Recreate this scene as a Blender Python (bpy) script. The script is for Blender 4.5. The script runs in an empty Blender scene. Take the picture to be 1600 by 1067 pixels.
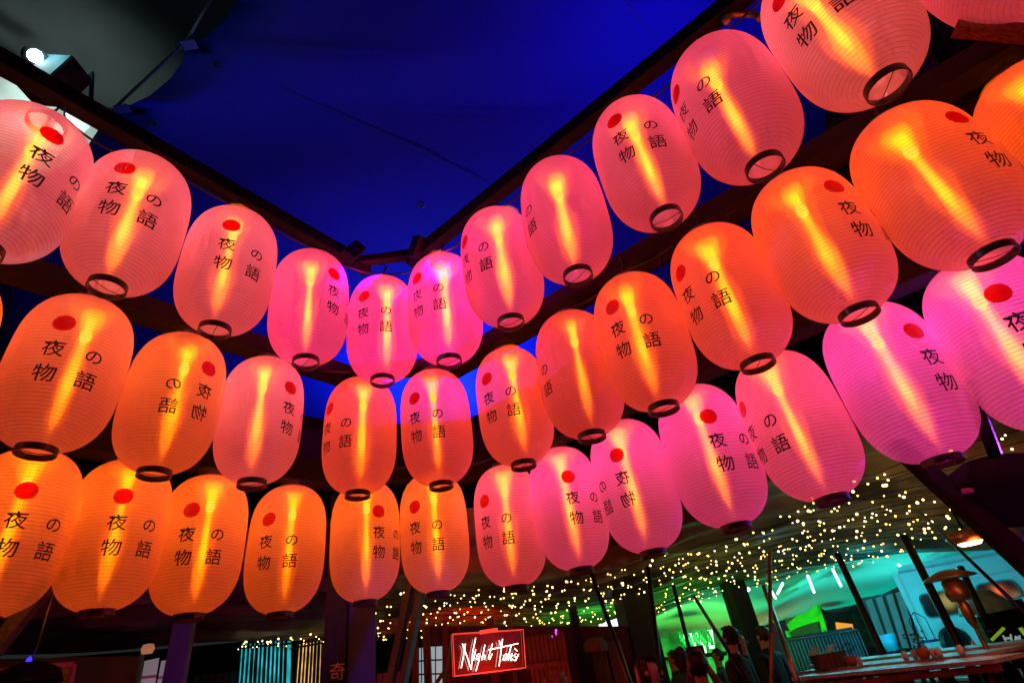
import bpy, bmesh, math, random
from mathutils import Vector, Matrix
random.seed(11)
R = math.radians
SC = bpy.context.scene
COL = SC.collection

# ------------------------------------------------------------------ camera
F_PX, PITCH, ROLL, EYE = 840.93, R(32.277), R(-8.7056), 1.6
cp, sp, cr, sr = math.cos(PITCH), math.sin(PITCH), math.cos(ROLL), math.sin(ROLL)
CF = Vector((0, cp, sp)); _U = Vector((0, -sp, cp)); _R = Vector((1, 0, 0))
CR = _R * cr + _U * sr; CU = _U * cr - _R * sr
cd = bpy.data.cameras.new('camera'); cam = bpy.data.objects.new('camera', cd); COL.objects.link(cam)
m = Matrix((CR, CU, -CF)).transposed().to_4x4(); m.translation = (0, 0, EYE)
cam.matrix_world = m
cd.sensor_width = 36; cd.lens = F_PX / 1600 * 36; cd.clip_start = .02; cd.clip_end = 400
SC.camera = cam

def at(px, py, d):
    """world point on the sight line of photo pixel (px, py), d metres away horizontally"""
    v = CF + CR * ((px - 800) / F_PX) - CU * ((py - 533.5) / F_PX)
    return Vector((0, 0, EYE)) + v * (d / math.hypot(v.x, v.y))
def atz(px, py, z):
    v = CF + CR * ((px - 800) / F_PX) - CU * ((py - 533.5) / F_PX)
    return Vector((0, 0, EYE)) + v * ((z - EYE) / v.z)

# ------------------------------------------------------------------ world, exposure
w = bpy.data.worlds.new('World'); SC.world = w; w.use_nodes = True
nt = w.node_tree; bg = nt.nodes['Background']
bg.inputs[0].default_value = (.30, .36, .36, 1); bg.inputs[1].default_value = .045
vs = SC.view_settings; vs.view_transform = 'Standard'; vs.look = 'None'; vs.exposure = 0; vs.gamma = 1; vs.use_curve_mapping = False
cy = SC.cycles
cy.use_denoising = True
try: cy.denoiser = 'OPENIMAGEDENOISE'
except Exception: pass
cy.max_bounces = 7; cy.diffuse_bounces = 4; cy.glossy_bounces = 3; cy.transmission_bounces = 4; cy.transparent_max_bounces = 20; cy.volume_bounces = 0
cy.sample_clamp_indirect = 4; cy.caustics_reflective = False; cy.caustics_refractive = False; cy.use_light_tree = True

def spot(name, loc, tgt, color, power, angle=60, size=.1, blend=.6):
    l = bpy.data.lights.new(name, 'SPOT'); l.color = color; l.energy = power; l.spot_size = R(angle); l.spot_blend = blend; l.shadow_soft_size = size
    o = bpy.data.objects.new(name, l); COL.objects.link(o); o.location = loc
    o.rotation_euler = (Vector(tgt) - Vector(loc)).to_track_quat('-Z', 'Y').to_euler(); return o
def point(name, loc, color, power, size=.05, parent=None):
    l = bpy.data.lights.new(name, 'POINT'); l.color = color; l.energy = power; l.shadow_soft_size = size
    o = bpy.data.objects.new(name, l); COL.objects.link(o); o.location = loc; o.parent = parent; return o

# stage lamps of the venue (blue wash on the sail, magenta and violet washes on the lanterns)
spot('blue_stage_lamp', (-1.0, 6.7, 4.15), (-1.0, 6.3, 5.5), (.05, .16, 1), 1300, 165, .15, 1)
spot('blue_stage_lamp', (1.5, 2.2, 4.5), (1.3, 2.4, 7), (.0, .02, 1), 110, 150, .2, 1)
spot('magenta_stage_lamp', (.6, -.8, 2.6), (-.6, 3.0, 3.8), (1, .0, .42), 60, 44, .12, 1)
spot('magenta_stage_lamp', (1.7, .5, .6), (1.75, 2.5, 2.75), (1, .01, .6), 110, 46, .12, 1)
spot('magenta_corner_lamp', (-1.0, 3.02, 4.36), (-1.5, 3.3, 2.6), (1, .0, .5), 95, 150, .04, .8)
spot('magenta_corner_lamp', (-.50, 3.02, 4.36), (.3, 3.2, 2.6), (1, .0, .5), 95, 150, .04, .8)
spot('violet_stage_lamp', (5.5, 3.9, 2.3), (1.9, 2.7, 2.6), (.35, .05, 1), 420, 40, .12, 1)
spot('white_flood_lamp', tuple(at(62, 100, 2.7)), (-2.1, 1.45, 3.95), (.75, .95, 1), 26, 40, .04, .8)

# ------------------------------------------------------------------ materials
def newmat(name):
    m = bpy.data.materials.new(name); m.use_nodes = True; n = m.node_tree.nodes; n.clear()
    out = n.new('ShaderNodeOutputMaterial'); return m, n, m.node_tree.links, out
def N(n, typ, **kw):
    x = n.new(typ)
    for k, v in kw.items():
        if hasattr(x, k): setattr(x, k, v)
    return x
def surf(name, col, rough=.6, var=.3, scale=6, bump=.15, metal=0, stretch=(1, 1, 1), emit=None, estr=0, alpha=1, trans=0, spec=.4):
    m, n, l, out = newmat(name)
    p = N(n, 'ShaderNodeBsdfPrincipled'); l.new(p.outputs[0], out.inputs[0])
    p.inputs['Roughness'].default_value = rough; p.inputs['Metallic'].default_value = metal
    p.inputs['Specular IOR Level'].default_value = spec
    p.inputs['Alpha'].default_value = alpha; p.inputs['Transmission Weight'].default_value = trans
    tc = N(n, 'ShaderNodeTexCoord'); mp = N(n, 'ShaderNodeMapping'); mp.inputs['Scale'].default_value = stretch
    l.new(tc.outputs['Object'], mp.inputs[0])
    oi = N(n, 'ShaderNodeObjectInfo')
    ad = N(n, 'ShaderNodeVectorMath', operation='ADD'); l.new(mp.outputs[0], ad.inputs[0]); l.new(oi.outputs['Random'], ad.inputs[1])
    nz = N(n, 'ShaderNodeTexNoise'); nz.inputs['Scale'].default_value = scale; nz.inputs['Detail'].default_value = 6
    l.new(ad.outputs[0], nz.inputs[0])
    rp = N(n, 'ShaderNodeValToRGB'); l.new(nz.outputs[0], rp.inputs[0])
    rp.color_ramp.elements[0].position = .3; rp.color_ramp.elements[1].position = .7
    rp.color_ramp.elements[0].color = tuple(c * (1 - var) for c in col) + (1,)
    rp.color_ramp.elements[1].color = tuple(min(1, c * (1 + var)) for c in col) + (1,)
    l.new(rp.outputs[0], p.inputs['Base Color'])
    if bump:
        b = N(n, 'ShaderNodeBump'); b.inputs['Strength'].default_value = bump; b.inputs['Distance'].default_value = .02
        l.new(nz.outputs[0], b.inputs['Height']); l.new(b.outputs[0], p.inputs['Normal'])
    if emit:
        p.inputs['Emission Color'].default_value = (*emit, 1); p.inputs['Emission Strength'].default_value = estr
    return m
def glowmat(name, col, s):
    m, n, l, out = newmat(name); e = N(n, 'ShaderNodeEmission'); e.inputs[0].default_value = (*col, 1); e.inputs[1].default_value = s
    l.new(e.outputs[0], out.inputs[0]); return m
def volglow(name, col, s):
    m, n, l, out = newmat(name); e = N(n, 'ShaderNodeEmission'); e.inputs[0].default_value = (*col, 1); e.inputs[1].default_value = s
    l.new(e.outputs[0], out.inputs['Volume']); return m

BEAM = surf('stained_timber', (.008, .004, .0035), .7, .5, 5, .5, stretch=(1, 1, 1), spec=.12)
DARKWOOD = surf('dark_timber', (.014, .008, .006), .6, .5, 8, .5, stretch=(8, 8, 1))
BLACK = surf('black_paint', (.012, .012, .014), .45, .3, 10, .1)
BLACKMETAL = surf('black_metal', (.02, .02, .022), .35, .3, 20, .1, metal=.6)
STEEL = surf('steel', (.35, .33, .3), .3, .2, 20, .1, metal=.9)
WIRE = surf('wire', (.03, .02, .02), .4, .2, 20, 0, metal=.5)
RING = surf('lacquered_ring', (.035, .018, .014), .3, .3, 25, .1)
INK = surf('black_ink', (.010, .006, .007), .5, .2, 30, 0, spec=.2)
BOARD = surf('weathered_boards', (.16, .075, .04), .65, .45, 6, .5, stretch=(10, 10, 1))
REDLITBOARD = surf('red_lit_boards', (.22, .03, .02), .6, .4, 6, .4, stretch=(10, 10, 1))  # red light on boards and posts is put into the colour
MAROON = surf('maroon_wall_paint', (.09, .012, .022), .7, .3, 4, .3)
PINKTRIM = surf('pink_window_trim', (.45, .12, .17), .5, .2, 8, .1)
GROUND = surf('paving', (.06, .055, .05), .6, .4, 3, .4)
ROOFDARK = surf('dark_roof_felt', (.012, .010, .012), .85, .3, 4, .3)
WHITE = surf('white_paint', (.5, .54, .54), .45, .1, 4, .1)
TENT = surf('white_tent_fabric', (.75, .78, .74), .7, .06, 2, .2)
GREENFAB = surf('green_gazebo_fabric', (.12, .65, .06), .7, .2, 4, .3)
TABLEMAT = surf('table_timber', (.5, .46, .4), .45, .3, 8, .2, stretch=(1, 8, 1))
REDMETAL = surf('rust_painted_frame', (.22, .05, .03), .5, .3, 10, .2)
COPPER = surf('bronzed_heater_steel', (.35, .17, .08), .35, .3, 12, .1, metal=.8)
GLASSDARK = surf('tinted_window_glass', (.01, .012, .015), .08, .2, 8, 0, spec=.7)
BLUEPLASTIC = surf('blue_plastic', (.008, .015, .10), .4, .2, 6, 0)
TERRA = surf('terracotta', (.45, .12, .05), .7, .2, 12, .2)
LEAFM = surf('leaf_green', (.05, .11, .03), .6, .4, 12, .2)
SKIN = surf('skin', (.5, .27, .18), .5, .1, 10, .05)
HAIRD = surf('dark_hair', (.02, .012, .01), .5, .3, 40, .4)
HAIRR = surf('curly_auburn_hair', (.25, .08, .04), .6, .5, 40, .8)
CLOTHD = surf('dark_cloth', (.02, .03, .03), .8, .4, 12, .3)
CLOTHP = surf('patterned_cloth', (.18, .10, .06), .8, .9, 30, .3)
HEDGE = surf('dark_net_screen', (.035, .03, .022), .8, .7, 9, .6)

# woven lantern skin: wet-look ribbed fabric that lets the lamp inside shine through; red sun printed on it
def shellmat():
    m, n, l, out = newmat('lantern_skin')
    tc = N(n, 'ShaderNodeTexCoord'); oi = N(n, 'ShaderNodeObjectInfo')
    ad = N(n, 'ShaderNodeVectorMath', operation='ADD'); l.new(tc.outputs['Object'], ad.inputs[0]); l.new(oi.outputs['Random'], ad.inputs[1])
    nz = N(n, 'ShaderNodeTexNoise'); nz.inputs['Scale'].default_value = 7; nz.inputs['Detail'].default_value = 5; l.new(ad.outputs[0], nz.inputs[0])
    mp = N(n, 'ShaderNodeMapping'); mp.inputs['Scale'].default_value = (120, 120, 40); l.new(ad.outputs[0], mp.inputs[0])
    fz = N(n, 'ShaderNodeTexNoise'); fz.inputs['Scale'].default_value = 3; fz.inputs['Detail'].default_value = 3; l.new(mp.outputs[0], fz.inputs[0])
    rp = N(n, 'ShaderNodeValToRGB'); l.new(nz.outputs[0], rp.inputs[0])
    rp.color_ramp.elements[0].color = (.76, .36, .52, 1); rp.color_ramp.elements[1].color = (.92, .52, .68, 1)
    fm = N(n, 'ShaderNodeMix', data_type='RGBA', blend_type='MULTIPLY'); fm.inputs[0].default_value = .22
    l.new(rp.outputs[0], fm.inputs[6]); l.new(fz.outputs[0], fm.inputs[7])
    # red sun: a printed disc on the -Y side of the skin
    sep = N(n, 'ShaderNodeSeparateXYZ'); l.new(tc.outputs['Object'], sep.inputs[0])
    cmb = N(n, 'ShaderNodeCombineXYZ'); l.new(sep.outputs['X'], cmb.inputs['X']); l.new(sep.outputs['Z'], cmb.inputs['Z'])
    ds = N(n, 'ShaderNodeVectorMath', operation='DISTANCE'); l.new(cmb.outputs[0], ds.inputs[0]); ds.inputs[1].default_value = (0, 0, .128)
    lt = N(n, 'ShaderNodeMath', operation='LESS_THAN'); l.new(ds.outputs['Value'], lt.inputs[0]); lt.inputs[1].default_value = .046
    lf = N(n, 'ShaderNodeMath', operation='LESS_THAN'); l.new(sep.outputs['Y'], lf.inputs[0]); lf.inputs[1].default_value = 0
    mu = N(n, 'ShaderNodeMath', operation='MULTIPLY'); l.new(lt.outputs[0], mu.inputs[0]); l.new(lf.outputs[0], mu.inputs[1])
    dm = N(n, 'ShaderNodeMix', data_type='RGBA'); l.new(mu.outputs[0], dm.inputs[0]); l.new(fm.outputs[2], dm.inputs[6]); dm.inputs[7].default_value = (.42, .0, .003, 1)
    colr = dm.outputs[2]
    bp = N(n, 'ShaderNodeBump'); bp.inputs['Strength'].default_value = .25; bp.inputs['Distance'].default_value = .01; l.new(nz.outputs[0], bp.inputs['Height'])
    df = N(n, 'ShaderNodeBsdfDiffuse'); tr = N(n, 'ShaderNodeBsdfTranslucent'); gl = N(n, 'ShaderNodeBsdfGlossy'); tp = N(n, 'ShaderNodeBsdfTransparent')
    for s in (df, tr): l.new(colr, s.inputs[0])
    dt = N(n, 'ShaderNodeMix', data_type='RGBA'); l.new(mu.outputs[0], dt.inputs[0]); dt.inputs[6].default_value = (1, .86, .7, 1); dt.inputs[7].default_value = (.5, .0, .0, 1); l.new(dt.outputs[2], tp.inputs[0])
    cr_ = N(n, 'ShaderNodeTexNoise'); cr_.inputs['Scale'].default_value = 3.5; cr_.inputs['Detail'].default_value = 3; cr_.inputs['Distortion'].default_value = 1.6; m2p = N(n, 'ShaderNodeMapping'); m2p.inputs['Scale'].default_value = (2.2, 2.2, .6); l.new(ad.outputs[0], m2p.inputs[0]); l.new(m2p.outputs[0], cr_.inputs[0])
    b2 = N(n, 'ShaderNodeBump'); b2.inputs['Strength'].default_value = .9; b2.inputs['Distance'].default_value = .04; l.new(cr_.outputs[0], b2.inputs['Height']); l.new(b2.outputs[0], bp.inputs['Normal'])
    gl.inputs['Roughness'].default_value = .32; gl.inputs[0].default_value = (1, 1, 1, 1)
    for s in (df, tr, gl): l.new(bp.outputs[0], s.inputs['Normal'])
    m1 = N(n, 'ShaderNodeMixShader'); m1.inputs[0].default_value = .5; l.new(df.outputs[0], m1.inputs[1]); l.new(tr.outputs[0], m1.inputs[2])
    m2 = N(n, 'ShaderNodeMixShader'); m2.inputs[0].default_value = .05; l.new(m1.outputs[0], m2.inputs[1]); l.new(gl.outputs[0], m2.inputs[2])
    m3 = N(n, 'ShaderNodeMixShader'); m3.inputs[0].default_value = .38; l.new(m2.outputs[0], m3.inputs[1]); l.new(tp.outputs[0], m3.inputs[2])
    l.new(m3.outputs[0], out.inputs[0]); return m
SHELL = shellmat()
RIB = surf('rib_thread', (.24, .07, .08), .6, .2, 10, 0)
BULBM = glowmat('lantern_bulb', (1, .62, .04), 3.2)
GLOW_O = volglow('bulb_shine_outer', (1, .13, .0), 13)  # emissive volumes shaped as the bulb's streak of light and halo
GLOW_M = volglow('bulb_shine_middle', (1, .29, .0), 34)
GLOW_C = volglow('bulb_shine_core', (1, .44, .0), 46)
HALO = volglow('bulb_halo', (1, .70, .02), 38)

# ------------------------------------------------------------------ mesh helpers
def link(name, me, mat=None, parent=None, loc=None):
    o = bpy.data.objects.new(name, me); COL.objects.link(o)
    if mat and me and not me.materials: me.materials.append(mat)
    if parent: o.parent = parent
    if loc is not None: o.location = loc
    return o
def mesh_of(bm, name='mesh', smooth=False):
    me = bpy.data.meshes.new(name); bm.to_mesh(me); bm.free()
    if smooth:
        for p in me.polygons: p.use_smooth = True
    return me
def tagit(o, label=None, cat=None, group=None, kind=None):
    if label: o['label'] = label
    if cat: o['category'] = cat
    if group: o['group'] = group
    if kind: o['kind'] = kind
    return o
def thing(name, label, cat, loc=(0, 0, 0), group=None, rz=0):
    o = bpy.data.objects.new(name, None); COL.objects.link(o); o.empty_display_size = .1
    o.location = loc; o.rotation_euler = (0, 0, rz); return tagit(o, label, cat, group)
def bbox(bm, c, s, rot=None):
    r = bmesh.ops.create_cube(bm, size=1)
    M = Matrix.Translation(Vector(c)) @ (rot.to_4x4() if rot else Matrix()) @ Matrix.Diagonal((*s, 1))
    bmesh.ops.transform(bm, matrix=M, verts=r['verts']); return r['verts']
def bbar(bm, a, b, w, h=None, up=(0, 0, 1)):
    """rectangular bar from a to b"""
    a, b = Vector(a), Vector(b); h = h or w; d = (b - a); L = d.length; d.normalize()
    up = Vector(up)
    if abs(d.dot(up)) > .98: up = Vector((0, 1, 0))
    x = d.cross(up).normalized(); z = x.cross(d).normalized()
    rot = Matrix((d, x, z)).transposed()
    return bbox(bm, (a + b) / 2, (L, w, h), rot)
def btube(bm, pts, r, seg=8, r2=None, cap=True):
    pts = [Vector(p) for p in pts]; rings = []
    for i, p in enumerate(pts):
        d = (pts[min(i + 1, len(pts) - 1)] - pts[max(i - 1, 0)]).normalized()
        u = Vector((0, 0, 1)) if abs(d.z) < .9 else Vector((1, 0, 0))
        x = d.cross(u).normalized(); y = d.cross(x)
        rr = r if r2 is None else r + (r2 - r) * i / (len(pts) - 1)
        rings.append([bm.verts.new(p + (x * math.cos(t) + y * math.sin(t)) * rr) for t in [2 * math.pi * k / seg for k in range(seg)]])
    for a, b in zip(rings, rings[1:]):
        for k in range(seg): bm.faces.new((a[k], a[(k + 1) % seg], b[(k + 1) % seg], b[k]))
    if cap:
        bm.faces.new(rings[0][::-1]); bm.faces.new(rings[-1])
def blathe(bm, prof, seg=24, c=(0, 0, 0), close=False):
    c = Vector(c); rings = []
    for r, z in prof:
        rings.append([bm.verts.new(c + Vector((r * math.cos(t), r * math.sin(t), z))) for t in [2 * math.pi * k / seg for k in range(seg)]] if r > 1e-6 else [bm.verts.new(c + Vector((0, 0, z)))])
    prs = list(zip(rings, rings[1:])) + ([(rings[-1], rings[0])] if close else [])
    for a, b in prs:
        for k in range(seg):
            k2 = (k + 1) % seg
            if len(a) == 1 and len(b) == 1: continue
            if len(a) == 1: bm.faces.new((a[0], b[k2], b[k]))
            elif len(b) == 1: bm.faces.new((a[k], a[k2], b[0]))
            else: bm.faces.new((a[k], a[k2], b[k2], b[k]))
def boxm(c, s, rot=None, bev=0):
    bm = bmesh.new(); bbox(bm, c, s, rot)
    if bev: bmesh.ops.bevel(bm, geom=bm.edges[:], offset=bev, segments=1, affect='EDGES')
    return mesh_of(bm)
def barm(a, b, w, h=None, up=(0, 0, 1), bev=0):
    bm = bmesh.new(); bbar(bm, a, b, w, h, up)
    if bev: bmesh.ops.bevel(bm, geom=bm.edges[:], offset=bev, segments=1, affect='EDGES')
    return mesh_of(bm)
def tubem(pts, r, seg=8, r2=None):
    bm = bmesh.new(); btube(bm, pts, r, seg, r2); return mesh_of(bm, smooth=True)
def lathem(prof, seg=24, c=(0, 0, 0)):
    bm = bmesh.new(); blathe(bm, prof, seg, c); bmesh.ops.recalc_face_normals(bm, faces=bm.faces[:]); return mesh_of(bm, smooth=True)
def solo(name, me, mat, label, cat, group=None, kind=None, loc=None):
    return tagit(link(name, me, mat, None, loc), label, cat, group, kind)
def sheet(grid, thick=0):
    bm = bmesh.new(); V = [[bm.verts.new(p) for p in row] for row in grid]
    for i in range(len(V) - 1):
        for j in range(len(V[0]) - 1): bm.faces.new((V[i][j], V[i][j + 1], V[i + 1][j + 1], V[i + 1][j]))
    if thick: bmesh.ops.solidify(bm, geom=bm.faces[:], thickness=thick)
    return mesh_of(bm, smooth=True)

# ------------------------------------------------------------------ ground, sail, roofs
tagit(link('ground', boxm((0, 20, -.1), (160, 160, .2)), GROUND), 'dark paved yard floor', None, None, 'structure')

#SAIL
def bluesail():
    m, n, l, out = newmat('blue_sail_fabric')
    tc = N(n, 'ShaderNodeTexCoord')
    nz = N(n, 'ShaderNodeTexNoise'); nz.inputs['Scale'].default_value = 1.3; nz.inputs['Detail'].default_value = 4; l.new(tc.outputs['Object'], nz.inputs[0])
    f = N(n, 'ShaderNodeTexNoise'); f.inputs['Scale'].default_value = 90; f.inputs['Detail'].default_value = 2; l.new(tc.outputs['Object'], f.inputs[0])
    mx = N(n, 'ShaderNodeMix', data_type='RGBA'); l.new(nz.outputs[0], mx.inputs[0]); mx.inputs[6].default_value = (.02, .025, .50, 1); mx.inputs[7].default_value = (.03, .035, .6, 1)
    m2 = N(n, 'ShaderNodeMix', data_type='RGBA', blend_type='MULTIPLY'); m2.inputs[0].default_value = .5; l.new(mx.outputs[2], m2.inputs[6]); l.new(f.outputs[0], m2.inputs[7])
    p = N(n, 'ShaderNodeBsdfPrincipled'); p.inputs['Roughness'].default_value = .8; p.inputs['Specular IOR Level'].default_value = .1; l.new(m2.outputs[2], p.inputs['Base Color'])
    b = N(n, 'ShaderNodeBump'); b.inputs['Strength'].default_value = .3; b.inputs['Distance'].default_value = .01; l.new(f.outputs[0], b.inputs['Height']); l.new(b.outputs[0], p.inputs['Normal'])
    l.new(p.outputs[0], out.inputs[0]); return m
SAIL = bluesail()
ZS = 6.0
# scalloped left edge of the sail, three swags between tie points
edge = [(470, -160), (440, -90), (405, -30), (370, 5), (345, 40), (318, 62), (288, 70), (288, 92), (268, 120), (235, 148), (205, 163), (182, 170), (172, 190), (152, 215), (125, 240), (95, 262), (60, 285), (20, 330), (-40, 420)]
left = [atz(x, y, ZS) for x, y in edge]
grid = []
for k, p in enumerate(left):
    row = []
    for j in range(25):
        t = j / 24
        far = Vector((7.5, p.y + 1.5, ZS - .6))
        q = p.lerp(far, t); q.z = ZS - .5 * math.sin(math.pi * t) * .5 - .12 * max(0, q.y - 3) + .02 * math.sin(9 * t + k * .6)
        row.append(q)
    grid.append(row)
last = grid[-1]
for e in range(1, 9):
    grid.append([Vector((q.x - e * .9 * (1 - j / 24), q.y + e * .9, q.z - e * .16)) for j, q in enumerate(last)])
first = grid[0]
for e in range(1, 5):
    grid.insert(0, [Vector((q.x, q.y - e * .8, q.z)) for q in first])
sail = thing('shade_sail', 'deep blue stretched shade sail with scalloped edge overhead', 'shade sail')
link('sail_fabric', sheet(grid, .004), SAIL, sail)
from mathutils.bvhtree import BVHTree
GV = [q for row in grid for q in row]; nc = len(grid[0])
BV = BVHTree.FromPolygons(GV, [(i * nc + j, i * nc + j + 1, (i + 1) * nc + j + 1, (i + 1) * nc + j) for i in range(len(grid) - 1) for j in range(nc - 1)])
def onsail(px, py):
    o_ = Vector((0, 0, EYE)); d_ = (at(px, py, 1) - o_).normalized(); h = BV.ray_cast(o_, d_)[0]
    return (h if h else atz(px, py, ZS - .3)) - d_ * .012
def sail_z(x, y):
    best = min((q for row in grid for q in row), key=lambda q: (q.x - x) ** 2 + (q.y - y) ** 2); return best.z
for a, b in (((440, 140), (760, 285)), ((975, 0), (1035, 70))):
    pts = [onsail(a[0] + (b[0] - a[0]) * t, a[1] + (b[1] - a[1]) * t) for t in [i / 16 for i in range(17)]]
    link('seam', tubem(pts, .003, 4), surf('seam_thread', (.02, .02, .06), .8, .2), sail)
for px, py in ((286, 72), (182, 172)):
    c = atz(px, py, ZS - .03)
    bm = bmesh.new(); bbox(bm, c + Vector((.05, 0, 0)), (.11, .07, .015)); link('corner_patch', mesh_of(bm), surf('corner_webbing', (.01, .012, .10), .6, .3), sail)
    link('tie_ring', tubem([c + Vector((.025 * math.cos(t) - .03, .025 * math.sin(t), -.01)) for t in [i * math.pi / 5 for i in range(11)]], .005, 6), BLACKMETAL, sail)
for px, py in ((338, 103), (240, 193), (658, 322)):
    c = onsail(px, py)
    link('grommet', lathem([(.022, 0), (.027, -.005), (.034, 0), (.027, .006), (.022, 0)], 16, c), BLACKMETAL, sail)
solo('tie_rope', tubem([atz(335, -10, ZS), atz(290, 66, ZS), atz(180, 168, ZS), atz(60, 350, ZS)], .012, 6), BLACK, 'thin black rope strung along the scalloped sail edge', 'rope')

g = [[Vector((x, y, 8.0 + .15 * math.sin(x * .6) + .02 * math.sin(x * 5 + y * 3))) for x in (-14, -11, -9, -7.5, -6, -5, -4, -3, -2, -1, 0, 1)] for y in (-5, -3, -1, 0, 1, 2, 3, 4.6, 6)]
gs = thing('grey_canopy', 'plain grey fabric canopy behind the blue sail at top left', 'canopy'); link('canopy_fabric', sheet(g, .004), surf('grey_canvas', (.07, .08, .078), .8, .12, 2.5, .25, spec=.1), gs)
p = at(56, 88, 2.7); point('flood_glow', (p.x, p.y, p.z + .12), (.25, .85, 1), 15, .04)
# lit wall beyond the sail's edge, top left
GW = surf('pale_render', (.55, .62, .58), .7, .15, 3, .2)
GL_ = thing('gable_building', 'pale floodlit building gable seen past the sail at top left', 'building', (0, 0, 0))
wallp = [atz(-60, 60, 7.2), atz(60, 150, 7.2), atz(150, 190, 7.2), atz(210, 290, 7.2)]
bm = bmesh.new()
vs_ = [bm.verts.new(p) for p in wallp] + [bm.verts.new(p + Vector((-2.5, .6, -2.6))) for p in wallp]
for i in range(3): bm.faces.new((vs_[i], vs_[i + 1], vs_[i + 5], vs_[i + 4]))
bmesh.ops.solidify(bm, geom=bm.faces[:], thickness=.1)
link('wall', mesh_of(bm), GW, GL_)
link('trim', tubem([atz(-40, 75, 7.1), atz(0, 96, 7.1), atz(45, 120, 7.1)], .03, 5), WHITE, GL_)
spot('gable_flood', tuple(atz(40, 190, 6.3)), tuple(atz(60, 165, 7.1)), (.8, 1, .95), 150, 120, .1, 1)

# ------------------------------------------------------------------ lantern data (row, x, y, z, facing, mirrored print)
LAN = [('L1',-2.150,1.523,3.838,63,0),('L2',-1.877,1.891,3.881,22,0),('L3',-1.592,2.331,3.868,27,0),('L4',-1.300,2.806,3.888,58,0),
('L5',-0.911,3.175,3.883,-16,0),('L6',-0.421,2.971,3.828,-36,0),('L7',0.007,2.657,3.854,-58,0),('L8',0.420,2.335,3.862,-96,0),
('L9',0.862,2.035,3.899,-37,0),('L10',1.236,1.703,3.817,-85,0),('L11',1.616,1.378,3.827,-71,0),('L12',2.08,1.12,3.84,100,0),
('M0',-2.62,1.80,3.205,94,0),('M1',-2.261,2.211,3.227,28,0),('M2',-1.977,2.638,3.215,70,1),('M3',-1.661,3.038,3.231,66,0),('M4',-1.155,3.465,3.218,-40,0),
('M5',-0.621,3.509,3.211,-24,0),('M6',-0.052,3.348,3.204,-38,0),('M7',0.383,2.988,3.186,-96,0),('M8',0.742,2.653,3.153,-42,0),
('M9',1.171,2.380,3.190,-71,0),('M10',1.555,2.094,3.214,7,0),('M11',1.945,1.793,3.209,7,0),('M12',2.45,1.64,3.205,60,0),
('N1',-2.70,2.66,2.606,45,0),('N2',-2.415,3.010,2.629,37,0),('N3',-2.120,3.366,2.604,13,0),('N4',-1.745,3.748,2.596,-6,0),('N5',-1.284,4.023,2.639,39,0),
('N6',-0.777,4.048,2.631,-21,0),('N7',-0.219,4.003,2.586,-37,0),('N8',0.214,3.842,2.604,6,0),('N9',0.642,3.475,2.587,-25,1),
('N10',1.047,3.103,2.590,-5,0),('N11',1.459,2.837,2.598,-90,0),('N12',1.854,2.518,2.628,7,0),('N13',2.211,2.211,2.608,-32,0)]
HUE = {'pink': (1, .08, .30), 'salmon': (1, .25, .33), 'orange': (1, .25, .012), 'flame': (1, .12, .008), 'lilac': (.85, .04, .85), 'peach': (1, .22, .06), 'red': (1, .05, .012), 'rose': (1, .0, .38), 'magenta': (1, .05, .62)}  # tints of the inner lights also stand in for outside colour washes
HUES = dict(L1='salmon', L2='salmon', L3='salmon', L4='pink', L5='rose', L6='rose', L7='rose', L8='rose', L9='pink', L10='pink', L11='salmon', L12='pink',
 M0='orange', M1='peach', M2='orange', M3='salmon', M4='red', M5='red', M6='red', M7='red', M8='red', M9='red', M10='flame', M11='flame', M12='flame',
 N1='orange', N2='orange', N3='orange', N4='orange', N5='orange', N6='orange', N7='pink', N8='magenta', N9='magenta', N10='magenta', N11='pink', N12='lilac', N13='lilac')
ORD = ['first', 'second', 'third', 'fourth', 'fifth', 'sixth', 'seventh', 'eighth', 'ninth', 'tenth', 'eleventh', 'twelfth', 'thirteenth']
LOOK = dict(L1='salmon lantern with a white glint beside its red sun', L2='salmon lantern with an open black base ring', L3='pale salmon lantern with its red sun over the bulb streak',
 L4='pink lantern with lettering turned to its right edge', L5='hot pink lantern at the inner corner of the beams', L6='hot pink lantern just right of the beam corner',
 L7='hot pink lantern under the right hand beam', L8='hot pink lantern almost without lettering', L9='pink lantern with red sun near its top left', L10='pink lantern lettered on its left flank',
 L11='large salmon lantern cut by the top edge', L12='lantern of which only the pink belly shows in the corner',
 M0='orange lantern cut by the left edge', M1='large orange lantern with all its lettering to the front', M2='orange lantern whose lettering reads mirrored', M3='salmon lantern with red sun at its right edge',
 M4='orange red lantern with red sun cut by its left edge', M5='orange red lantern below the bright gap', M6='red orange lantern with red sun on the left', M7='red orange lantern lettered only at its left edge',
 M8='red orange lantern with red sun beside the streak', M9='red orange lantern with sun on its left rim', M10='red orange lantern with sun at its upper right', M11='largest orange lantern with sun at its upper right',
 M12='orange lantern without lettering cut by the right edge',
 N1='orange lantern cut by the left edge below', N2='large orange lantern with red sun right of centre', N3='orange lantern squeezed behind a larger one', N4='orange lantern standing apart with clear lettering',
 N5='orange lantern above the purple column', N6='orange lantern above the two thin props', N7='pink lantern with orange left side', N8='magenta lantern with red sun in its middle',
 N9='magenta lantern whose lettering reads mirrored', N10='magenta lantern with sun at its upper right', N11='rose lantern with lettering at its left edge', N12='violet pink lantern with sun at its right edge',
 N13='violet pink lantern cut by the right edge')
ROWN = {'L': ('upper', 1), 'M': ('middle', 0), 'N': ('lower', 1)}

RAD, H = .25, .836
def rad(z):
    u = min(1, abs(z) / (H / 2)); return RAD * (1 - (u * .985) ** 3.5) ** (1 / 2.2)
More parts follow.
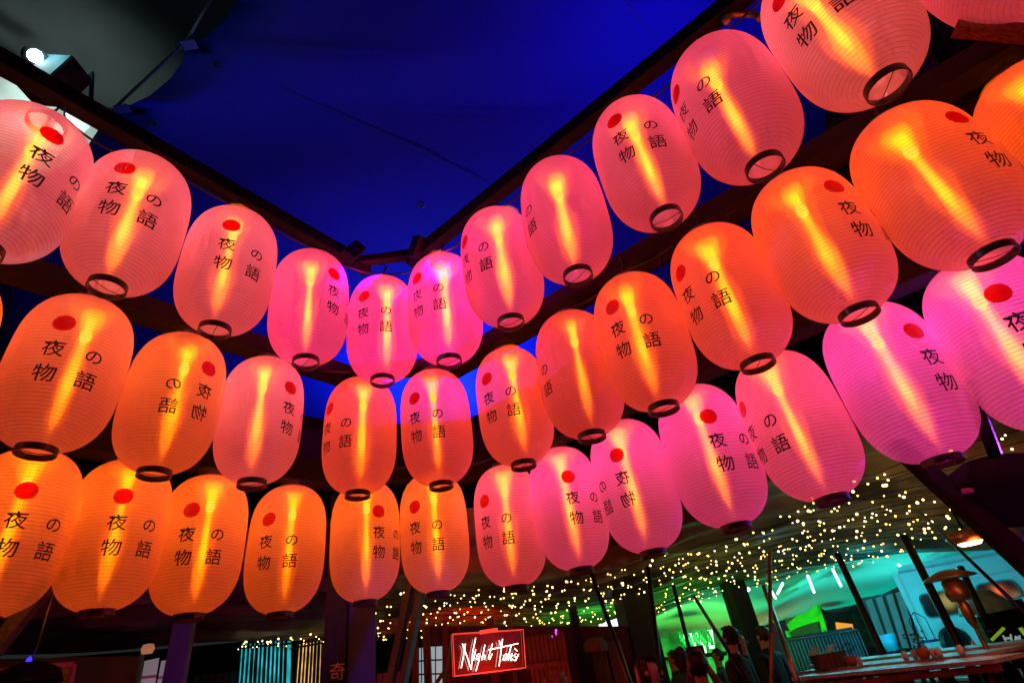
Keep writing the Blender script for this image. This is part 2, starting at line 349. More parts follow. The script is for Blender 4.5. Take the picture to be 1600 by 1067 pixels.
# skin: 44 shallow swellings between the ribs
NR = 54
def skin_mesh():
    bm = bmesh.new(); prof = []
    zs = [H / 2 * math.sin(math.pi / 2 * (-1 + 2 * i / 400)) for i in range(401)]
    # equal steps along the profile
    L = [0]
    for a, b in zip(zs, zs[1:]): L.append(L[-1] + math.hypot(b - a, rad(b) - rad(a)))
    def pt(s):
        import bisect
        i = min(len(L) - 2, max(0, bisect.bisect_right(L, s) - 1)); t = (s - L[i]) / (L[i + 1] - L[i]); z = zs[i] + (zs[i + 1] - zs[i]) * t
        return rad(z), z
    global RIBS; RIBS = []
    for i in range(NR * 4 + 1):
        s = L[-1] * i / (NR * 4); r, z = pt(s); ph = (i % 4) / 4
        prof.append((r - .0022 * (1 - math.sin(math.pi * ph)) if 0 < i < NR * 4 else r, z))
        if i % 4 == 0 and 0 < i < NR * 4: RIBS.append((r - .0022, z))
    prof = [p for p in prof if p[0] > .075]
    blathe(bm, prof, 72); return mesh_of(bm, 'lantern_skin', True)
SK = skin_mesh(); SK.materials.append(SHELL)
bm = bmesh.new()
for r, z in RIBS:
    if r < .078: continue
    w_ = .0009
    blathe(bm, [(r + w_, z + w_), (r + w_ * 1.6, z), (r + w_, z - w_)], 56)
RB = mesh_of(bm, 'ribs', True); RB.materials.append(RIB)
bm = bmesh.new(); blathe(bm, [(.076, -.418), (.082, -.418), (.083, -.416), (.083, -.446), (.082, -.448), (.077, -.448), (.076, -.446)], 40, close=True); RG = mesh_of(bm, 'base_ring', False); RG.materials.append(RING)
bm = bmesh.new(); blathe(bm, [(.076, .445), (.082, .445), (.083, .443), (.083, .412), (.082, .410), (.077, .410), (.076, .412)], 40, close=True); RT = mesh_of(bm, 'top_ring', False); RT.materials.append(RING)
bm = bmesh.new(); btube(bm, [(-.079, 0, -.432), (0, .004, -.440), (.079, 0, -.432)], .0018, 5)
for s in (-1, 1): btube(bm, [(s * .079, 0, -.432), (s * .072, .012, -.43), (s * .066, .0, -.436), (s * .072, -.012, -.43), (s * .079, 0, -.432)], .002, 5)
CW = mesh_of(bm, 'cross_wire', True); CW.materials.append(WIRE)
bm = bmesh.new()
for s in (-1, 1): btube(bm, [(s * .08, 0, .43), (s * .05, 0, .475), (0, 0, .50)], .003, 5)
btube(bm, [(0, 0, .50), (.014, 0, .515), (.0, 0, .53), (-.01, 0, .52)], .004, 5); btube(bm, [(0, 0, .5), (.01, .004, .56), (0, 0, .62)], .004, 5)
HK = mesh_of(bm, 'hanging_wire', True); HK.materials.append(WIRE)
bm = bmesh.new(); btube(bm, [(0, 0, .5), (.004, .003, .44), (0, 0, .40)], .003, 5); blathe(bm, [(0, .425), (.012, .425), (.013, .40), (.010, .388), (0, .388)], 12); btube(bm, [(0, 0, .39), (.002, 0, .33), (0, 0, .255)], .0018, 5)
SO = mesh_of(bm, 'lamp_socket', True); SO.materials.append(BLACK)
BU = lathem([(0, .262), (.014, .262), (.024, .235), (.027, .215), (.022, .195), (.010, .185), (0, .184)], 16); BU.materials.append(BULBM)
WZ = [(.408, .060), (.385, .060), (.34, .050), (.29, .041), (.24, .034), (.19, .029), (.10, .027), (.02, .032), (-.08, .035), (-.17, .031), (-.26, .023), (-.33, .014), (-.385, .007)]
def shine(k, z1, z0, mat, seed, zb=0):
    r_ = random.Random(seed); prof = []
    pts = [(z, w) for z, w in WZ if z0 <= z <= z1]
    for i, (z, w) in enumerate(pts):
        f = k * r_.uniform(.86, 1.14)
        if i == 0: f *= .8; prof.append((0, z + .003))
        if i == len(pts) - 1: f *= .45
        prof.append((w * f, z))
    prof.append((0, prof[-1][1] - .02))
    me = lathem(prof, 18); q1, q2 = r_.uniform(0, 6), r_.uniform(0, 6)
    for v in me.vertices:
        t = math.atan2(v.co.y, v.co.x); g_ = 1 + .16 * math.sin(2 * t + q1 + v.co.z * 6) + .10 * math.sin(3 * t + q2 - v.co.z * 9); v.co.x *= g_; v.co.y *= g_
    me.materials.append(mat); return me
SHINES = [(shine(1.85, .5, -.5, GLOW_O, q), shine(1.05, .40, -.38, GLOW_M, q + 10), shine(.62, .38, -.22, GLOW_C, q + 20)) for q in range(4)]
G3 = lathem([(.028 * math.sin(t), .215 + .034 * math.cos(t)) for t in [math.pi * i / 10 for i in range(11)]], 16); G3.materials.append(HALO)

# printed characters, bent round the skin
def glyph(ch, size):
    cu = bpy.data.curves.new('g', 'FONT'); cu.body = ch; cu.size = size; cu.align_x = 'CENTER'; cu.align_y = 'CENTER'; cu.resolution_u = 4; cu.offset = .0006
    o = bpy.data.objects.new('g', cu); COL.objects.link(o)
    dg = bpy.context.evaluated_depsgraph_get(); me = bpy.data.meshes.new_from_object(o.evaluated_get(dg))
    bpy.data.objects.remove(o); return me
def centered(ch, size):
    me = glyph(ch, size); xs = [v.co.x for v in me.vertices]; ys = [v.co.y for v in me.vertices]
    cx, cyy = (min(xs) + max(xs)) / 2, (min(ys) + max(ys)) / 2
    k = size / max(max(xs) - min(xs), max(ys) - min(ys))
    for v in me.vertices: v.co.x = (v.co.x - cx) * k; v.co.y = (v.co.y - cyy) * k
    return me
def wrapped(ch, size, ang, zc, mirror=False):
    me = centered(ch, size); bm = bmesh.new(); bm.from_mesh(me); bmesh.ops.triangulate(bm, faces=bm.faces[:])
    for k in range(-6, 7):
        for nrm, co in (((1, 0, 0), (k * .009, 0, 0)), ((0, 1, 0), (0, k * .009, 0))):
            bmesh.ops.bisect_plane(bm, geom=bm.verts[:] + bm.edges[:] + bm.faces[:], plane_co=co, plane_no=nrm, dist=1e-6)
    for v in bm.verts:
        z = zc + v.co.y; r = rad(z) + .0022; a = ang + v.co.x / RAD
        v.co = Vector(((-1 if mirror else 1) * r * math.sin(a), -r * math.cos(a), z))
    me2 = mesh_of(bm, 'print'); me2.materials.append(INK); return me2
CH = {}
for mir in (False, True):
    CH[mir] = [wrapped('夜', .088, 0, -.018, mir), wrapped('物', .088, 0, -.148, mir), wrapped('の', .070, R(37), -.022, mir), wrapped('語', .088, R(37), -.148, mir)]

order = {'L': 0, 'M': 0, 'N': 0}
BP = {}
for i, (nm, x, y, z, rz, mir) in enumerate(LAN):
    row = nm[0]; k = order[row]; order[row] += 1
    lb = '%s, %s in the %s row' % (LOOK[nm], ORD[k], ROWN[row][0])
    t = thing('paper_lantern', lb, 'lantern', (x, y, z), 'glowing paper lanterns hung in the %s row' % ROWN[row][0], R(rz))
    t.rotation_euler = (R(random.uniform(-1.2, 1.2)), R(random.uniform(-1.2, 1.2)), R(rz)); q_ = random.uniform(-.012, .012); t.scale = (1 + q_, 1 - q_ * .5, 1 - q_ * .8)
    link('skin', SK, None, t); link('ribs', RB, None, t)['kind'] = 'stuff'
    link('base_ring', RG, None, t); link('top_ring', RT, None, t); link('cross_wire', CW, None, t).rotation_euler = (0, 0, random.uniform(0, 3))
    link('hanging_wire', HK, None, t)
    dx, dy = random.uniform(-.025, .025), random.uniform(-.015, .015)
    s_ = link('lamp_socket', SO, None, t, (dx, dy, 0)); b_ = link('bulb', BU, None, t, (dx, dy, 0))
    sc = random.uniform(.85, 1.15); ro = random.uniform(0, 6)
    for g in SHINES[i % 4] + (G3,):
        o = link('bulb_shine', g, None, b_)
        if g is not G3: o.scale = (sc, sc, 1); o.rotation_euler = (0, 0, ro)
    for me in CH[bool(mir)]: link('printed_character', me, None, t)
    hc = HUE[HUES[nm]]
    if HUES[nm] not in BP:
        l = bpy.data.lights.new('lantern_bulb_light', 'POINT'); l.color = hc; l.energy = 8.2; l.shadow_soft_size = .03; BP[HUES[nm]] = l
    if row == 'N' and HUES[nm] + 'N' not in BP: l2 = BP[HUES[nm]].copy(); l2.energy = 9.4; BP[HUES[nm] + 'N'] = l2
    lo = bpy.data.objects.new('bulb_light', BP[HUES[nm] + ('N' if row == 'N' else '')]); COL.objects.link(lo); lo.parent = t; lo.location = (dx, dy, .19)
#LANTERNS_END
for row, a_, b_ in (('L', 0, 12), ('M', 0, 13), ('N', 0, 13)):
    Q_ = [Vector(l[1:4]) + Vector((.0, .06, .56)) for l in LAN if l[0][0] == row]; pts = []
    for p, q in zip(Q_, Q_[1:]):
        for k in range(8):
            t = k / 8; v = p.lerp(q, t); v.z -= .055 * 4 * t * (1 - t) * random.Random(p.x).uniform(.4, 1.6); pts.append(v)
    c_ = thing('power_cable', 'black power cable looping from lantern to lantern above the %s row' % ROWN[row][0], 'cable'); link('cable', tubem(pts, .007, 6), BLACK, c_)
    for p in Q_: link('junction', tubem([p, p + Vector((.03, -.05, .03)), p + Vector((0, -.06, -.04)), p + Vector((0, -.06, -.13))], .006, 5), BLACK, c_)

# ------------------------------------------------------------------ pergola beams
def leg(row):
    P = [Vector(l[1:4]) for l in LAN if l[0][0] == row]; return P
def fitline(P):
    n = len(P); mx = sum(p.x for p in P) / n; my = sum(p.y for p in P) / n
    sxx = sum((p.x - mx) ** 2 for p in P); sxy = sum((p.x - mx) * (p.y - my) for p in P); k = sxy / sxx
    return lambda x: my + k * (x - mx)
LAB = {'L': ('upper', .145, .15), 'M': ('middle', .16, .17), 'N': ('lower', .16, .17)}
SPL = {'L': (4, 5), 'M': (4, 6), 'N': (4, 6)}
ENDS = {'L': (-1.10, -.60), 'M': (-1.35, -.45), 'N': (-1.5, -.55)}
def beamset(row, dz, dy, suffix, w_, h_, x0=-5.5, x1=5.5):
    P = leg(row); z = sum(p.z for p in P) / len(P) + H / 2 + dz
    a, b = SPL[row]
    fl = fitline(P[:a] if row != 'M' else P[:4]); fr = fitline(P[b:])
    xa, xb = ENDS[row]
    A = Vector((xa, fl(xa) + dy, z)); B = Vector((xb, fr(xb) + dy, z))
    L0 = Vector((x0, fl(x0) + dy, z)); R0 = Vector((x1, fr(x1) + dy, z))
    g = 'timber beams of the pergola'
    solo('timber_beam', barm(A + (A - L0).normalized() * .12, L0, w_, h_, bev=.006), BEAM, 'dark %s timber beam running left from the corner' % suffix, 'beam', g)
    solo('timber_beam', barm(B + (B - R0).normalized() * .12, R0, w_, h_, bev=.006), BEAM, 'dark %s timber beam running right from the corner' % suffix, 'beam', g)
    solo('corner_beam', barm(A + Vector((-.06, .0, .0)), B + Vector((.06, 0, 0)), w_ * .8, h_ * .6, bev=.006), BEAM, 'short %s timber across the corner of the beams' % suffix, 'beam', g)
    return A, B, L0, R0
beamset('L', .21, 0, 'top', .09, .11)
beamset('M', .13, .05, 'middle', .16, .12)
beamset('M', .30, .42, 'upper middle', .08, .11)
beamset('N', .13, .05, 'lowest', .16, .18)
# stage par lights at the corner of the top beams
for px, py, s, w1 in ((553, 392, 1, 'left'), (650, 386, -1, 'right')):
    c = atz(px, py, 4.48)
    solo('par_light', boxm((0, 0, 0), (.10, .06, .17), Matrix.Rotation(R(40 * s), 3, 'Z') @ Matrix.Rotation(R(35), 3, 'Y'), .004), BLACKMETAL, 'black stage par light on the %s end of the short top beam' % w1, 'bracket', loc=c)

# dark roof behind the lowest beam
def roofwall():
    P = leg('N'); fl = fitline(P[:4]); fr = fitline(P[6:]); z0 = 3.12
    pts = [(-6.5, fl(-6.5)), (-1.5, fl(-1.5)), (-.55, fr(-.55)), (1.4, fr(1.4)), (6.5, fr(6.5))]
    tops = [3.66, 3.70, 3.72, 3.72, 4.7]
    g = []
    for (x, y), t in zip(pts, tops):
        g.append([Vector((x, y + .22, z0)), Vector((x, y + .26, t)), Vector((x, y + 1.2, t + .1)), Vector((x * 1.3, y + 5, t + .1))])
    return sheet(g, .03)
tagit(link('pavilion_roof', roofwall(), ROOFDARK), 'black felted roof edge behind the lowest row', None, None, 'structure')

# ------------------------------------------------------------------ columns and props
PURPLE = surf('smooth_painted_post', (.07, .05, .13), .5, .15, 6, .15)
def post(name, label, cat, px, py, d, w_, mat, top=3.1, rot=0, group=None, base=0):
    p = at(px, py, d)
    return solo(name, boxm((0, 0, (top + base) / 2), (w_, w_, top - base), Matrix.Rotation(R(rot), 3, 'Z'), .006), mat, label, cat, group, None, (p.x, p.y, 0))
col1 = thing('square_column', 'square column in violet light with an orange character on its dark side', 'column', (0, 0, 0), None)
pc = at(553, 1010, 5.2); col1.location = (pc.x, pc.y, 0)
link('column_shaft', boxm((0, 0, 1.62), (.25, .25, 3.24), Matrix.Rotation(R(50), 3, 'Z'), .006), PURPLE, col1)
sb = at(527, 1000, 4.98) - Vector((pc.x, pc.y, 0))
ROT = Matrix.Rotation(math.atan2(-pc.x, pc.y) , 3, 'Z')
link('sign_board', boxm((sb.x - .02, sb.y, 1.62), (.165, .03, 3.22), ROT), DARKWOOD, col1)
me = centered('奇', .115); bm = bmesh.new(); bm.from_mesh(me); bmesh.ops.solidify(bm, geom=bm.faces[:], thickness=.004)
me = mesh_of(bm); me.transform(Matrix.Translation(at(527, 1048, 4.94) - Vector((pc.x, pc.y, 0))) @ Matrix.Rotation(math.atan2(-pc.x, pc.y), 4, 'Z') @ Matrix.Rotation(R(90), 4, 'X'))
link('painted_character', me, surf('orange_sign_paint', (.8, .35, .2), .5, .1), col1)
spot('violet_stage_lamp', (.6, 2.2, 1.2), (pc.x, pc.y, 2.0), (.22, .06, 1), 90, 40, .1, .8)
post('round_post', 'purple lit post beside the left windows', 'column', 284, 1000, 6.6, .17, PURPLE, 3.1, 20, 'posts carrying the fairy light ceiling')
spot('purple_stage_lamp', (-2.2, 2.6, 1.0), tuple(at(284, 1010, 6.6)), (.55, .05, .7), 60, 30, .1, .8)
for (a, b), lb in ((((641, 915), (608, 1075)), 'left one of two thin black props leaning under the lower row'), (((659, 918), (628, 1075)), 'right one of two thin black props leaning under the lower row')):
    A, B = at(*a, 4.5), at(*b, 4.2)
    d = (B - A).normalized(); A = A - d * .35; B = B + d * ((B.z - 0) / -d.z) if d.z < 0 else B
    solo('leaning_prop', barm(A, B, .05, .05), BLACK, lb, 'prop', 'thin props under the lanterns')
post('timber_post', 'broad dark timber post left of the green bar', 'post', 985, 930, 9.8, .46, DARKWOOD, 3.0, 15, 'posts carrying the fairy light ceiling')
post('timber_post', 'brown timber post in front of the bar and tent', 'post', 1148, 925, 11.8, .34, DARKWOOD, 3.0, 15, 'posts carrying the fairy light ceiling')
MP = 'slim metal poles in front of the tent'
def pole(a, b, d1, d2, r, mat, label, ext=True, name='metal_pole', group=MP):
    A, B = at(*a, d1), at(*b, d2)
    if ext:
        d = (B - A).normalized()
        if d.z < -.05: B = A + d * (A.z / -d.z)
    if ext: A = A + (A - B).normalized() * .3
    return solo(name, tubem([A, B], r, 8), mat, label, 'pole', group)
pole((931, 915), (985, 1067), 6.0, 6.0, .022, BLACKMETAL, 'black pole crossing the small lit window')
pole((1017, 925), (1029, 1030), 7.6, 7.6, .03, BLACKMETAL, 'black pole right of the broad timber post')
pole((1060, 945), (1070, 985), 9.5, 9.5, .03, BLACKMETAL, 'black tent pole over the bar roof')
pole((1085, 932), (1170, 1067), 8.2, 6.0, .022, BLACKMETAL, 'black pole leaning right across the bar', False)
pole((1203, 905), (1206, 1067), 7.0, 7.0, .022, COPPER, 'upright coppery pole right of the brown post')
pole((1193, 915), (1247, 1067), 7.4, 6.4, .024, STEEL, 'bright steel pole leaning beside the coppery one', False)
pole((1324, 900), (1384, 1030), 9.0, 9.0, .045, BLACKMETAL, 'black tent pole left of the striped panels')
pole((1433, 878), (1520, 1050), 8.0, 8.0, .045, BLACKMETAL, 'black tent pole across the caravan window')
pole((1437, 800), (1610, 965), 5.2, 4.0, .011, BLACKMETAL, 'long dark pole slanting down right of the heat lamp', False)
pole((1566, 795), (1625, 900), 5.0, 4.4, .02, COPPER, 'short coppery pole at the right edge', False)
pole((1500, 885), (1548, 985), 8.8, 8.6, .04, BLACKMETAL, 'short dark pole behind the patio heater', False)
A, B = at(1400, 695, 3.3), at(1660, 927, 2.8)
br = thing('heavy_brace', 'heavy dark brace slanting from the lanterns to the right edge', 'beam')
link('timber', barm(A, B, .075, .07, bev=.004), surf('matt_black_timber', (.008, .006, .006), .9, .3, spec=.1), br)
link('steel_edge', barm(A + Vector((-.02, -.045, -.025)), B + Vector((-.02, -.045, -.025)), .004, .004), STEEL, br)
A, B = at(95, 890, 4.0), at(-40, 1050, 3.6)
solo('diagonal_brace', barm(A, B, .07, .05), DARKWOOD, 'thin dark brace slanting at the lower left edge', 'beam')

# ------------------------------------------------------------------ draped ceiling with fairy lights
NEAR = [(-52, 5.2, 15), (-40, 5.0, 15), (-29, 4.9, 15), (-20, 4.8, 15.5), (-10, 4.7, 15.5), (0, 4.6, 16), (10, 4.4, 16.5), (20, 4.2, 17), (30, 4.0, 17.5), (38, 3.9, 18), (46, 3.8, 19), (56, 3.8, 19)]
FAR = [(-52, 11, 6.6), (-40, 11, 6.2), (-29, 11, 5.9), (-20, 11.6, 5.7), (-10, 12.4, 4.9), (0, 13, 3.5), (7, 13, 3.7), (13, 12.4, 4.6), (23, 11.6, 5.3), (30.5, 11, 4.9), (36, 10, 3.9), (42, 9.6, 3.4), (56, 9, 3)]
def curve_at(tab, az):
    for a, b in zip(tab, tab[1:]):
        if a[0] <= az <= b[0] or b is tab[-1]:
            t = (az - a[0]) / (b[0] - a[0]); return tuple(a[i] + (b[i] - a[i]) * t for i in range(3))
def drape(az, v, pleat=True):
    n_, f_ = curve_at(NEAR, az), curve_at(FAR, az)
    def P(q): return Vector((q[1] * math.sin(R(q[0])), q[1] * math.cos(R(q[0])), EYE + q[1] * math.tan(R(q[2]))))
    p = P((az, n_[1], n_[2])).lerp(P((az, f_[1], f_[2])), v)
    if pleat: p.z += .06 * math.sin(v * 62 + 1.5 * math.sin(az * .11)) * (.6 + .4 * math.sin(az * .23)) + .03 * math.sin(v * 23 + az * .3)
    return p
def drapemat():
    m, n, l, out = newmat('pleated_ceiling_fabric')
    tc = N(n, 'ShaderNodeTexCoord'); nz = N(n, 'ShaderNodeTexNoise'); nz.inputs['Scale'].default_value = 1.6; nz.inputs['Detail'].default_value = 7; l.new(tc.outputs['Object'], nz.inputs[0])
    rp = N(n, 'ShaderNodeValToRGB'); l.new(nz.outputs[0], rp.inputs[0]); rp.color_ramp.elements[0].color = (.05, .04, .03, 1); rp.color_ramp.elements[1].color = (.22, .19, .13, 1)
    rp.color_ramp.elements[0].position = .35; rp.color_ramp.elements[1].position = .65
    p = N(n, 'ShaderNodeBsdfPrincipled'); p.inputs['Roughness'].default_value = .55; l.new(rp.outputs[0], p.inputs['Base Color']); l.new(p.outputs[0], out.inputs[0])
    b = N(n, 'ShaderNodeBump'); b.inputs['Strength'].default_value = .5; b.inputs['Distance'].default_value = .05; l.new(nz.outputs[0], b.inputs['Height']); l.new(b.outputs[0], p.inputs['Normal'])
    return m
g = [[drape(-52 + 108 * i / 150, j / 150) + Vector((0, 0, .05)) for j in range(151)] for i in range(151)]
tagit(link('ceiling_drape', sheet(g), drapemat()), 'dark pleated fabric ceiling strung with fairy lights', None, None, 'structure')
FAIRY = glowmat('fairy_bulb', (1, .66, .17), 8)
bmf = bmesh.new(); bmesh.ops.create_icosphere(bmf, subdivisions=2, radius=.0088); FB = mesh_of(bmf, 'fairy_bulb', True); FB.materials.append(FAIRY)
CORD = surf('green_black_cord', (.02, .03, .02), .6, .1)
rs = random.Random(5)
NS = 29
ordw = ['front', 'second', 'third', 'fourth', 'fifth', 'sixth', 'seventh', 'eighth', 'ninth', 'tenth', 'eleventh', 'twelfth', 'thirteenth', 'fourteenth', 'fifteenth', 'sixteenth', 'seventeenth', 'eighteenth', 'nineteenth', 'twentieth', 'twenty first', 'twenty second', 'twenty third', 'twenty fourth', 'twenty fifth', 'twenty sixth', 'twenty seventh', 'twenty eighth', 'rearmost']
for s_ in range(NS):
    el_ = 11.2 - 5.6 * (s_ / (NS - 1)) ** .75; v = min(.985, max(.1, (1.24 / math.tan(R(el_)) - 4.4) / 8.2))
    az0 = -28.5 + 2 * rs.random() if s_ >= 23 else (-19 + rs.uniform(-2, 3) if s_ % 2 else -14 + rs.uniform(-3, 4)); az1 = 37 + rs.uniform(-4, 6)
    if s_ < 6: az0 = rs.uniform(22, 27); az1 = rs.uniform(36, 44)
    if s_ > 17: az1 = 38 - (s_ - 17) * 1.0 + rs.uniform(-1, 1)
    pts = []; az = az0; bulbs = []
    t = thing('fairy_light_string', 'warm white fairy light string, %s of twenty nine across the draped ceiling' % (ordw[s_] if s_ else 'frontmost'), 'string lights', (0, 0, 0), 'fairy light strings under the draped ceiling')
    wob = rs.uniform(0, 6); step = 0
    while az < az1:
        vv = v + .018 * math.sin(az * .35 + wob) + rs.uniform(-.012, .012)
        p = drape(az, min(.985, max(.02, vv)), False); p.z -= .04 + .035 * abs(math.sin(az * .9 + wob)); pts.append(p)
        d_ = p.length
        if rs.random() < .94: bulbs.append(p + Vector((rs.uniform(-.02, .02), rs.uniform(-.02, .02), -.03)))
        if rs.random() < .22: bulbs.append(p + Vector((rs.uniform(-.06, .06), rs.uniform(-.1, .1), -.03)))
        az += R(1) and math.degrees(rs.uniform(.15, .40) / d_) * 1.15
    link('cord', tubem(pts, .004, 4), CORD, t)
    for b in bulbs: link('bulb', FB, None, t, b).scale = (rs.choice((.75, .9, 1, 1, 1.15, 1.5)),) * 3
for az, v, col, pw in ((4, .80, (.0, 1, .10), 120), (12, .86, (.05, 1, .12), 40), (-9, .80, (1, .02, .0), 110), (-20, .85, (.9, .75, .3), 5), (16, .6, (.7, .8, .15), 14), (28, .6, (1, .8, .2), 11), (30, .25, (1, .8, .25), 6), (38, .5, (1, .5, .2), 10)):
    p = drape(az, v, False); spot('unseen_ceiling_wash', (p.x * .92, p.y * .92, p.z - .75), (p.x, p.y, p.z), col, pw, 150, .15, 1)  # unseen spots; warm ones added to boost the fairy lights' spill

# heat lamp and upper right fittings
hp = at(1518, 851, 6.2)
hl = thing('hanging_heat_lamp', 'round red hot heat lamp glowing under the fairy light ceiling', 'heat lamp', tuple(hp))
link('glowing_disc', lathem([(0, 0), (.07, .0), (.092, .02), (.07, .045), (0, .05)], 28), glowmat('hot_element', (1, .42, .22), 14), hl)
link('reflector', lathem([(.10, .02), (.16, .07), (.12, .12), (0, .13)], 28), COPPER, hl); link('drop_rod', tubem([(0, 0, .13), (0, 0, .8)], .01, 6), BLACKMETAL, hl)
point('heat_lamp_light', tuple(hp + Vector((0, -.12, -.08))), (1, .16, .04), 9, .08)
sp_ = thing('loudspeaker', 'black curved loudspeaker hanging below the violet pink lanterns', 'loudspeaker', tuple(at(1575, 765, 3.2)), None, R(-50))
sp_.rotation_euler = (R(20), R(12), R(-52))
bm = bmesh.new(); blathe(bm, [(0, -.16), (.16, -.15), (.24, -.10), (.27, 0), (.25, .10), (.15, .16), (0, .17)], 28); link('cabinet', mesh_of(bm, smooth=True), surf('matt_black_cabinet', (.006, .005, .006), .9, .3, spec=.1), sp_); sp_.scale = (.8, .8, .8)
link('bracket', barm((0, .05, .15), (.02, .1, .6), .06, .03), BLACKMETAL, sp_); link('badge', boxm((-.10, -.245, .08), (.05, .02, .02)), PINKTRIM, sp_)
hkp = atz(1160, 30, 4.35)
solo('bent_pipe', tubem([hkp + Vector((.085 * math.cos(t), .02 * math.sin(t), .085 * math.sin(t))) for t in [R(a) for a in range(-30, 200, 20)]], .018, 10), COPPER, 'bent coppery pipe end showing above the top right lanterns', 'pipe')
rb = at(1540, 47, 2.6)
solo('red_rafter_end', barm(at(1492, 44, 2.3), at(1680, 60, 2.5), .05, .05), REDLITBOARD, 'red lit rafter end above the upper right corner', 'rafter')
for k, (a, b, d, w_) in enumerate((((1250, 340), (1610, 110), 3.3, .12), ((1440, 60), (1620, 330), 3.4, .10), ((1180, 330), (1330, 180), 3.2, .07))):
    solo('roof_rafter', barm(at(*a, d), at(*b, d), w_, w_), BEAM, ['long dark rafter behind the top right lanterns', 'steep dark rafter near the upper right corner', 'slim dark rafter between the two upper right rows'][k], 'rafter', 'dark rafters at the upper right')
g = [[at(x, y, 3.9) for x in (1290, 1400, 1520, 1800)] for y in (-200, 0, 150, 300, 420)]
tagit(link('side_roof', sheet(g, .03), ROOFDARK), 'dark roof side at the upper right', None, None, 'structure')

# floodlight, top left
fl_ = thing('floodlight', 'blazing cool white floodlight on the end of the left beam', 'floodlight', tuple(at(75, 125, 2.85)))
fl_.rotation_euler = (0, 0, R(-60))
link('housing', boxm((.04, 0, -.02), (.22, .16, .26), Matrix.Rotation(R(20), 3, 'Y'), .01), surf('matt_housing', (.01, .012, .012), .9, .2, spec=.05), fl_)
link('bracket', tubem([(.0, .1, .12), (.12, .1, .2), (.2, .1, -.1)], .012, 6), BLACKMETAL, fl_)
fl_.rotation_euler = (0, 0, 0)
lens = link('lens', lathem([(.034 * math.sin(q), .034 * math.cos(q)) for q in [math.pi * i / 10 for i in range(11)]], 20), glowmat('flood_lens', (.75, .97, 1), 120), fl_, at(55, 88, 2.78) - fl_.location)
link('reflector', lathem([(.03, -.03), (.06, -.02), (.07, .0), (.05, -.05), (0, -.06)], 20), BLACKMETAL, fl_, at(57, 92, 2.83) - fl_.location)

# ------------------------------------------------------------------ neon sign
Q = [at(706, 991, 6.8), at(815, 984, 6.95), at(819, 1043, 6.95), at(709, 1056, 6.8)]
sg = thing('neon_sign', 'red framed hanging box sign with the glowing script Night Tales', 'neon sign')
def crop2uv(x, y):
    u, v = .5, .5
    for _ in range(8):
        tl = 195 - 105 * u; bl = 955 - 165 * u; v = (y - tl) / (bl - tl); xl = 65 + 35 * v; xr = 1355 + 85 * v; u = (x - xl) / (xr - xl)
    return u, v
nrm = (Q[1] - Q[0]).cross(Q[3] - Q[0]).normalized()
if nrm.y > 0: nrm = -nrm
def onsign(u, v, off=0): return Q[0].lerp(Q[1], u).lerp(Q[3].lerp(Q[2], u), v) + nrm * off
STROKES = [[(225, 810), (265, 600), (300, 370)], [(245, 370), (330, 600), (410, 835)], [(410, 835), (435, 520), (485, 260)], [(490, 470), (465, 590), (450, 670)],
 [(560, 545), (520, 570), (498, 640), (530, 660), (570, 560), (545, 700), (497, 860)], [(658, 385), (625, 560), (602, 665)], [(610, 625), (650, 560), (666, 600), (650, 655)],
 [(797, 360), (757, 520), (732, 620), (748, 655), (800, 545)], [(730, 475), (960, 425), (1285, 350)], [(985, 270), (960, 520), (933, 768)], [(922, 300), (955, 400)],
 [(1065, 545), (1025, 570), (1008, 650), (1035, 665), (1068, 600), (1078, 545), (1070, 655)], [(1150, 390), (1115, 560), (1108, 655)], [(1135, 620), (1182, 570), (1170, 535), (1145, 590), (1150, 658), (1190, 640)],
 [(1215, 440), (1275, 490)], [(1250, 535), (1212, 570), (1262, 615), (1240, 665), (1205, 655)], [(1245, 665), (1300, 545)]]
NEON = glowmat('neon_tube', (1, .60, .52), 9)
for st in STROKES:
    pts = [onsign(*crop2uv(x, y), .05) for x, y in st]
    fine = [pts[0]]
    for a, b in zip(pts, pts[1:]): fine += [a.lerp(b, .5), b]
    link('neon_tube', tubem(fine, .0038, 6), NEON, sg)
REDGLOW = surf('red_lit_acrylic_edge', (.7, .06, .03), .3, .1, emit=(1, .07, .04), estr=1.0)
for off in (.075, -.05):
    for a, b in (((0, 0), (1, 0)), ((1, 0), (1, 1)), ((1, 1), (0, 1)), ((0, 1), (0, 0))):
        link('frame_edge', tubem([onsign(*a, off), onsign(*b, off)], .0045, 5), REDGLOW, sg)
bm = bmesh.new(); bm.faces.new([bm.verts.new(onsign(u, v, -.045)) for u, v in ((0, 0), (1, 0), (1, 1), (0, 1))]); link('back_panel', mesh_of(bm), surf('dark_acrylic', (.10, .012, .008), .06, .2, 5, 0, spec=.9), sg)
for u in (.1, .88): link('hanger', tubem([onsign(u, 0, 0), onsign(u, 0, 0) + Vector((0, 0, .35))], .004, 5), BLACKMETAL, sg)
link('transformer', boxm(onsign(.52, -.03, .01), (.2, .05, .035)), REDGLOW, sg)
point('neon_light', tuple(onsign(.5, 1.3, .25)), (1, .04, .02), 22, .05)
point('neon_light', tuple(onsign(.5, 1.5, -.4)), (1, .05, .02), 12, .2)

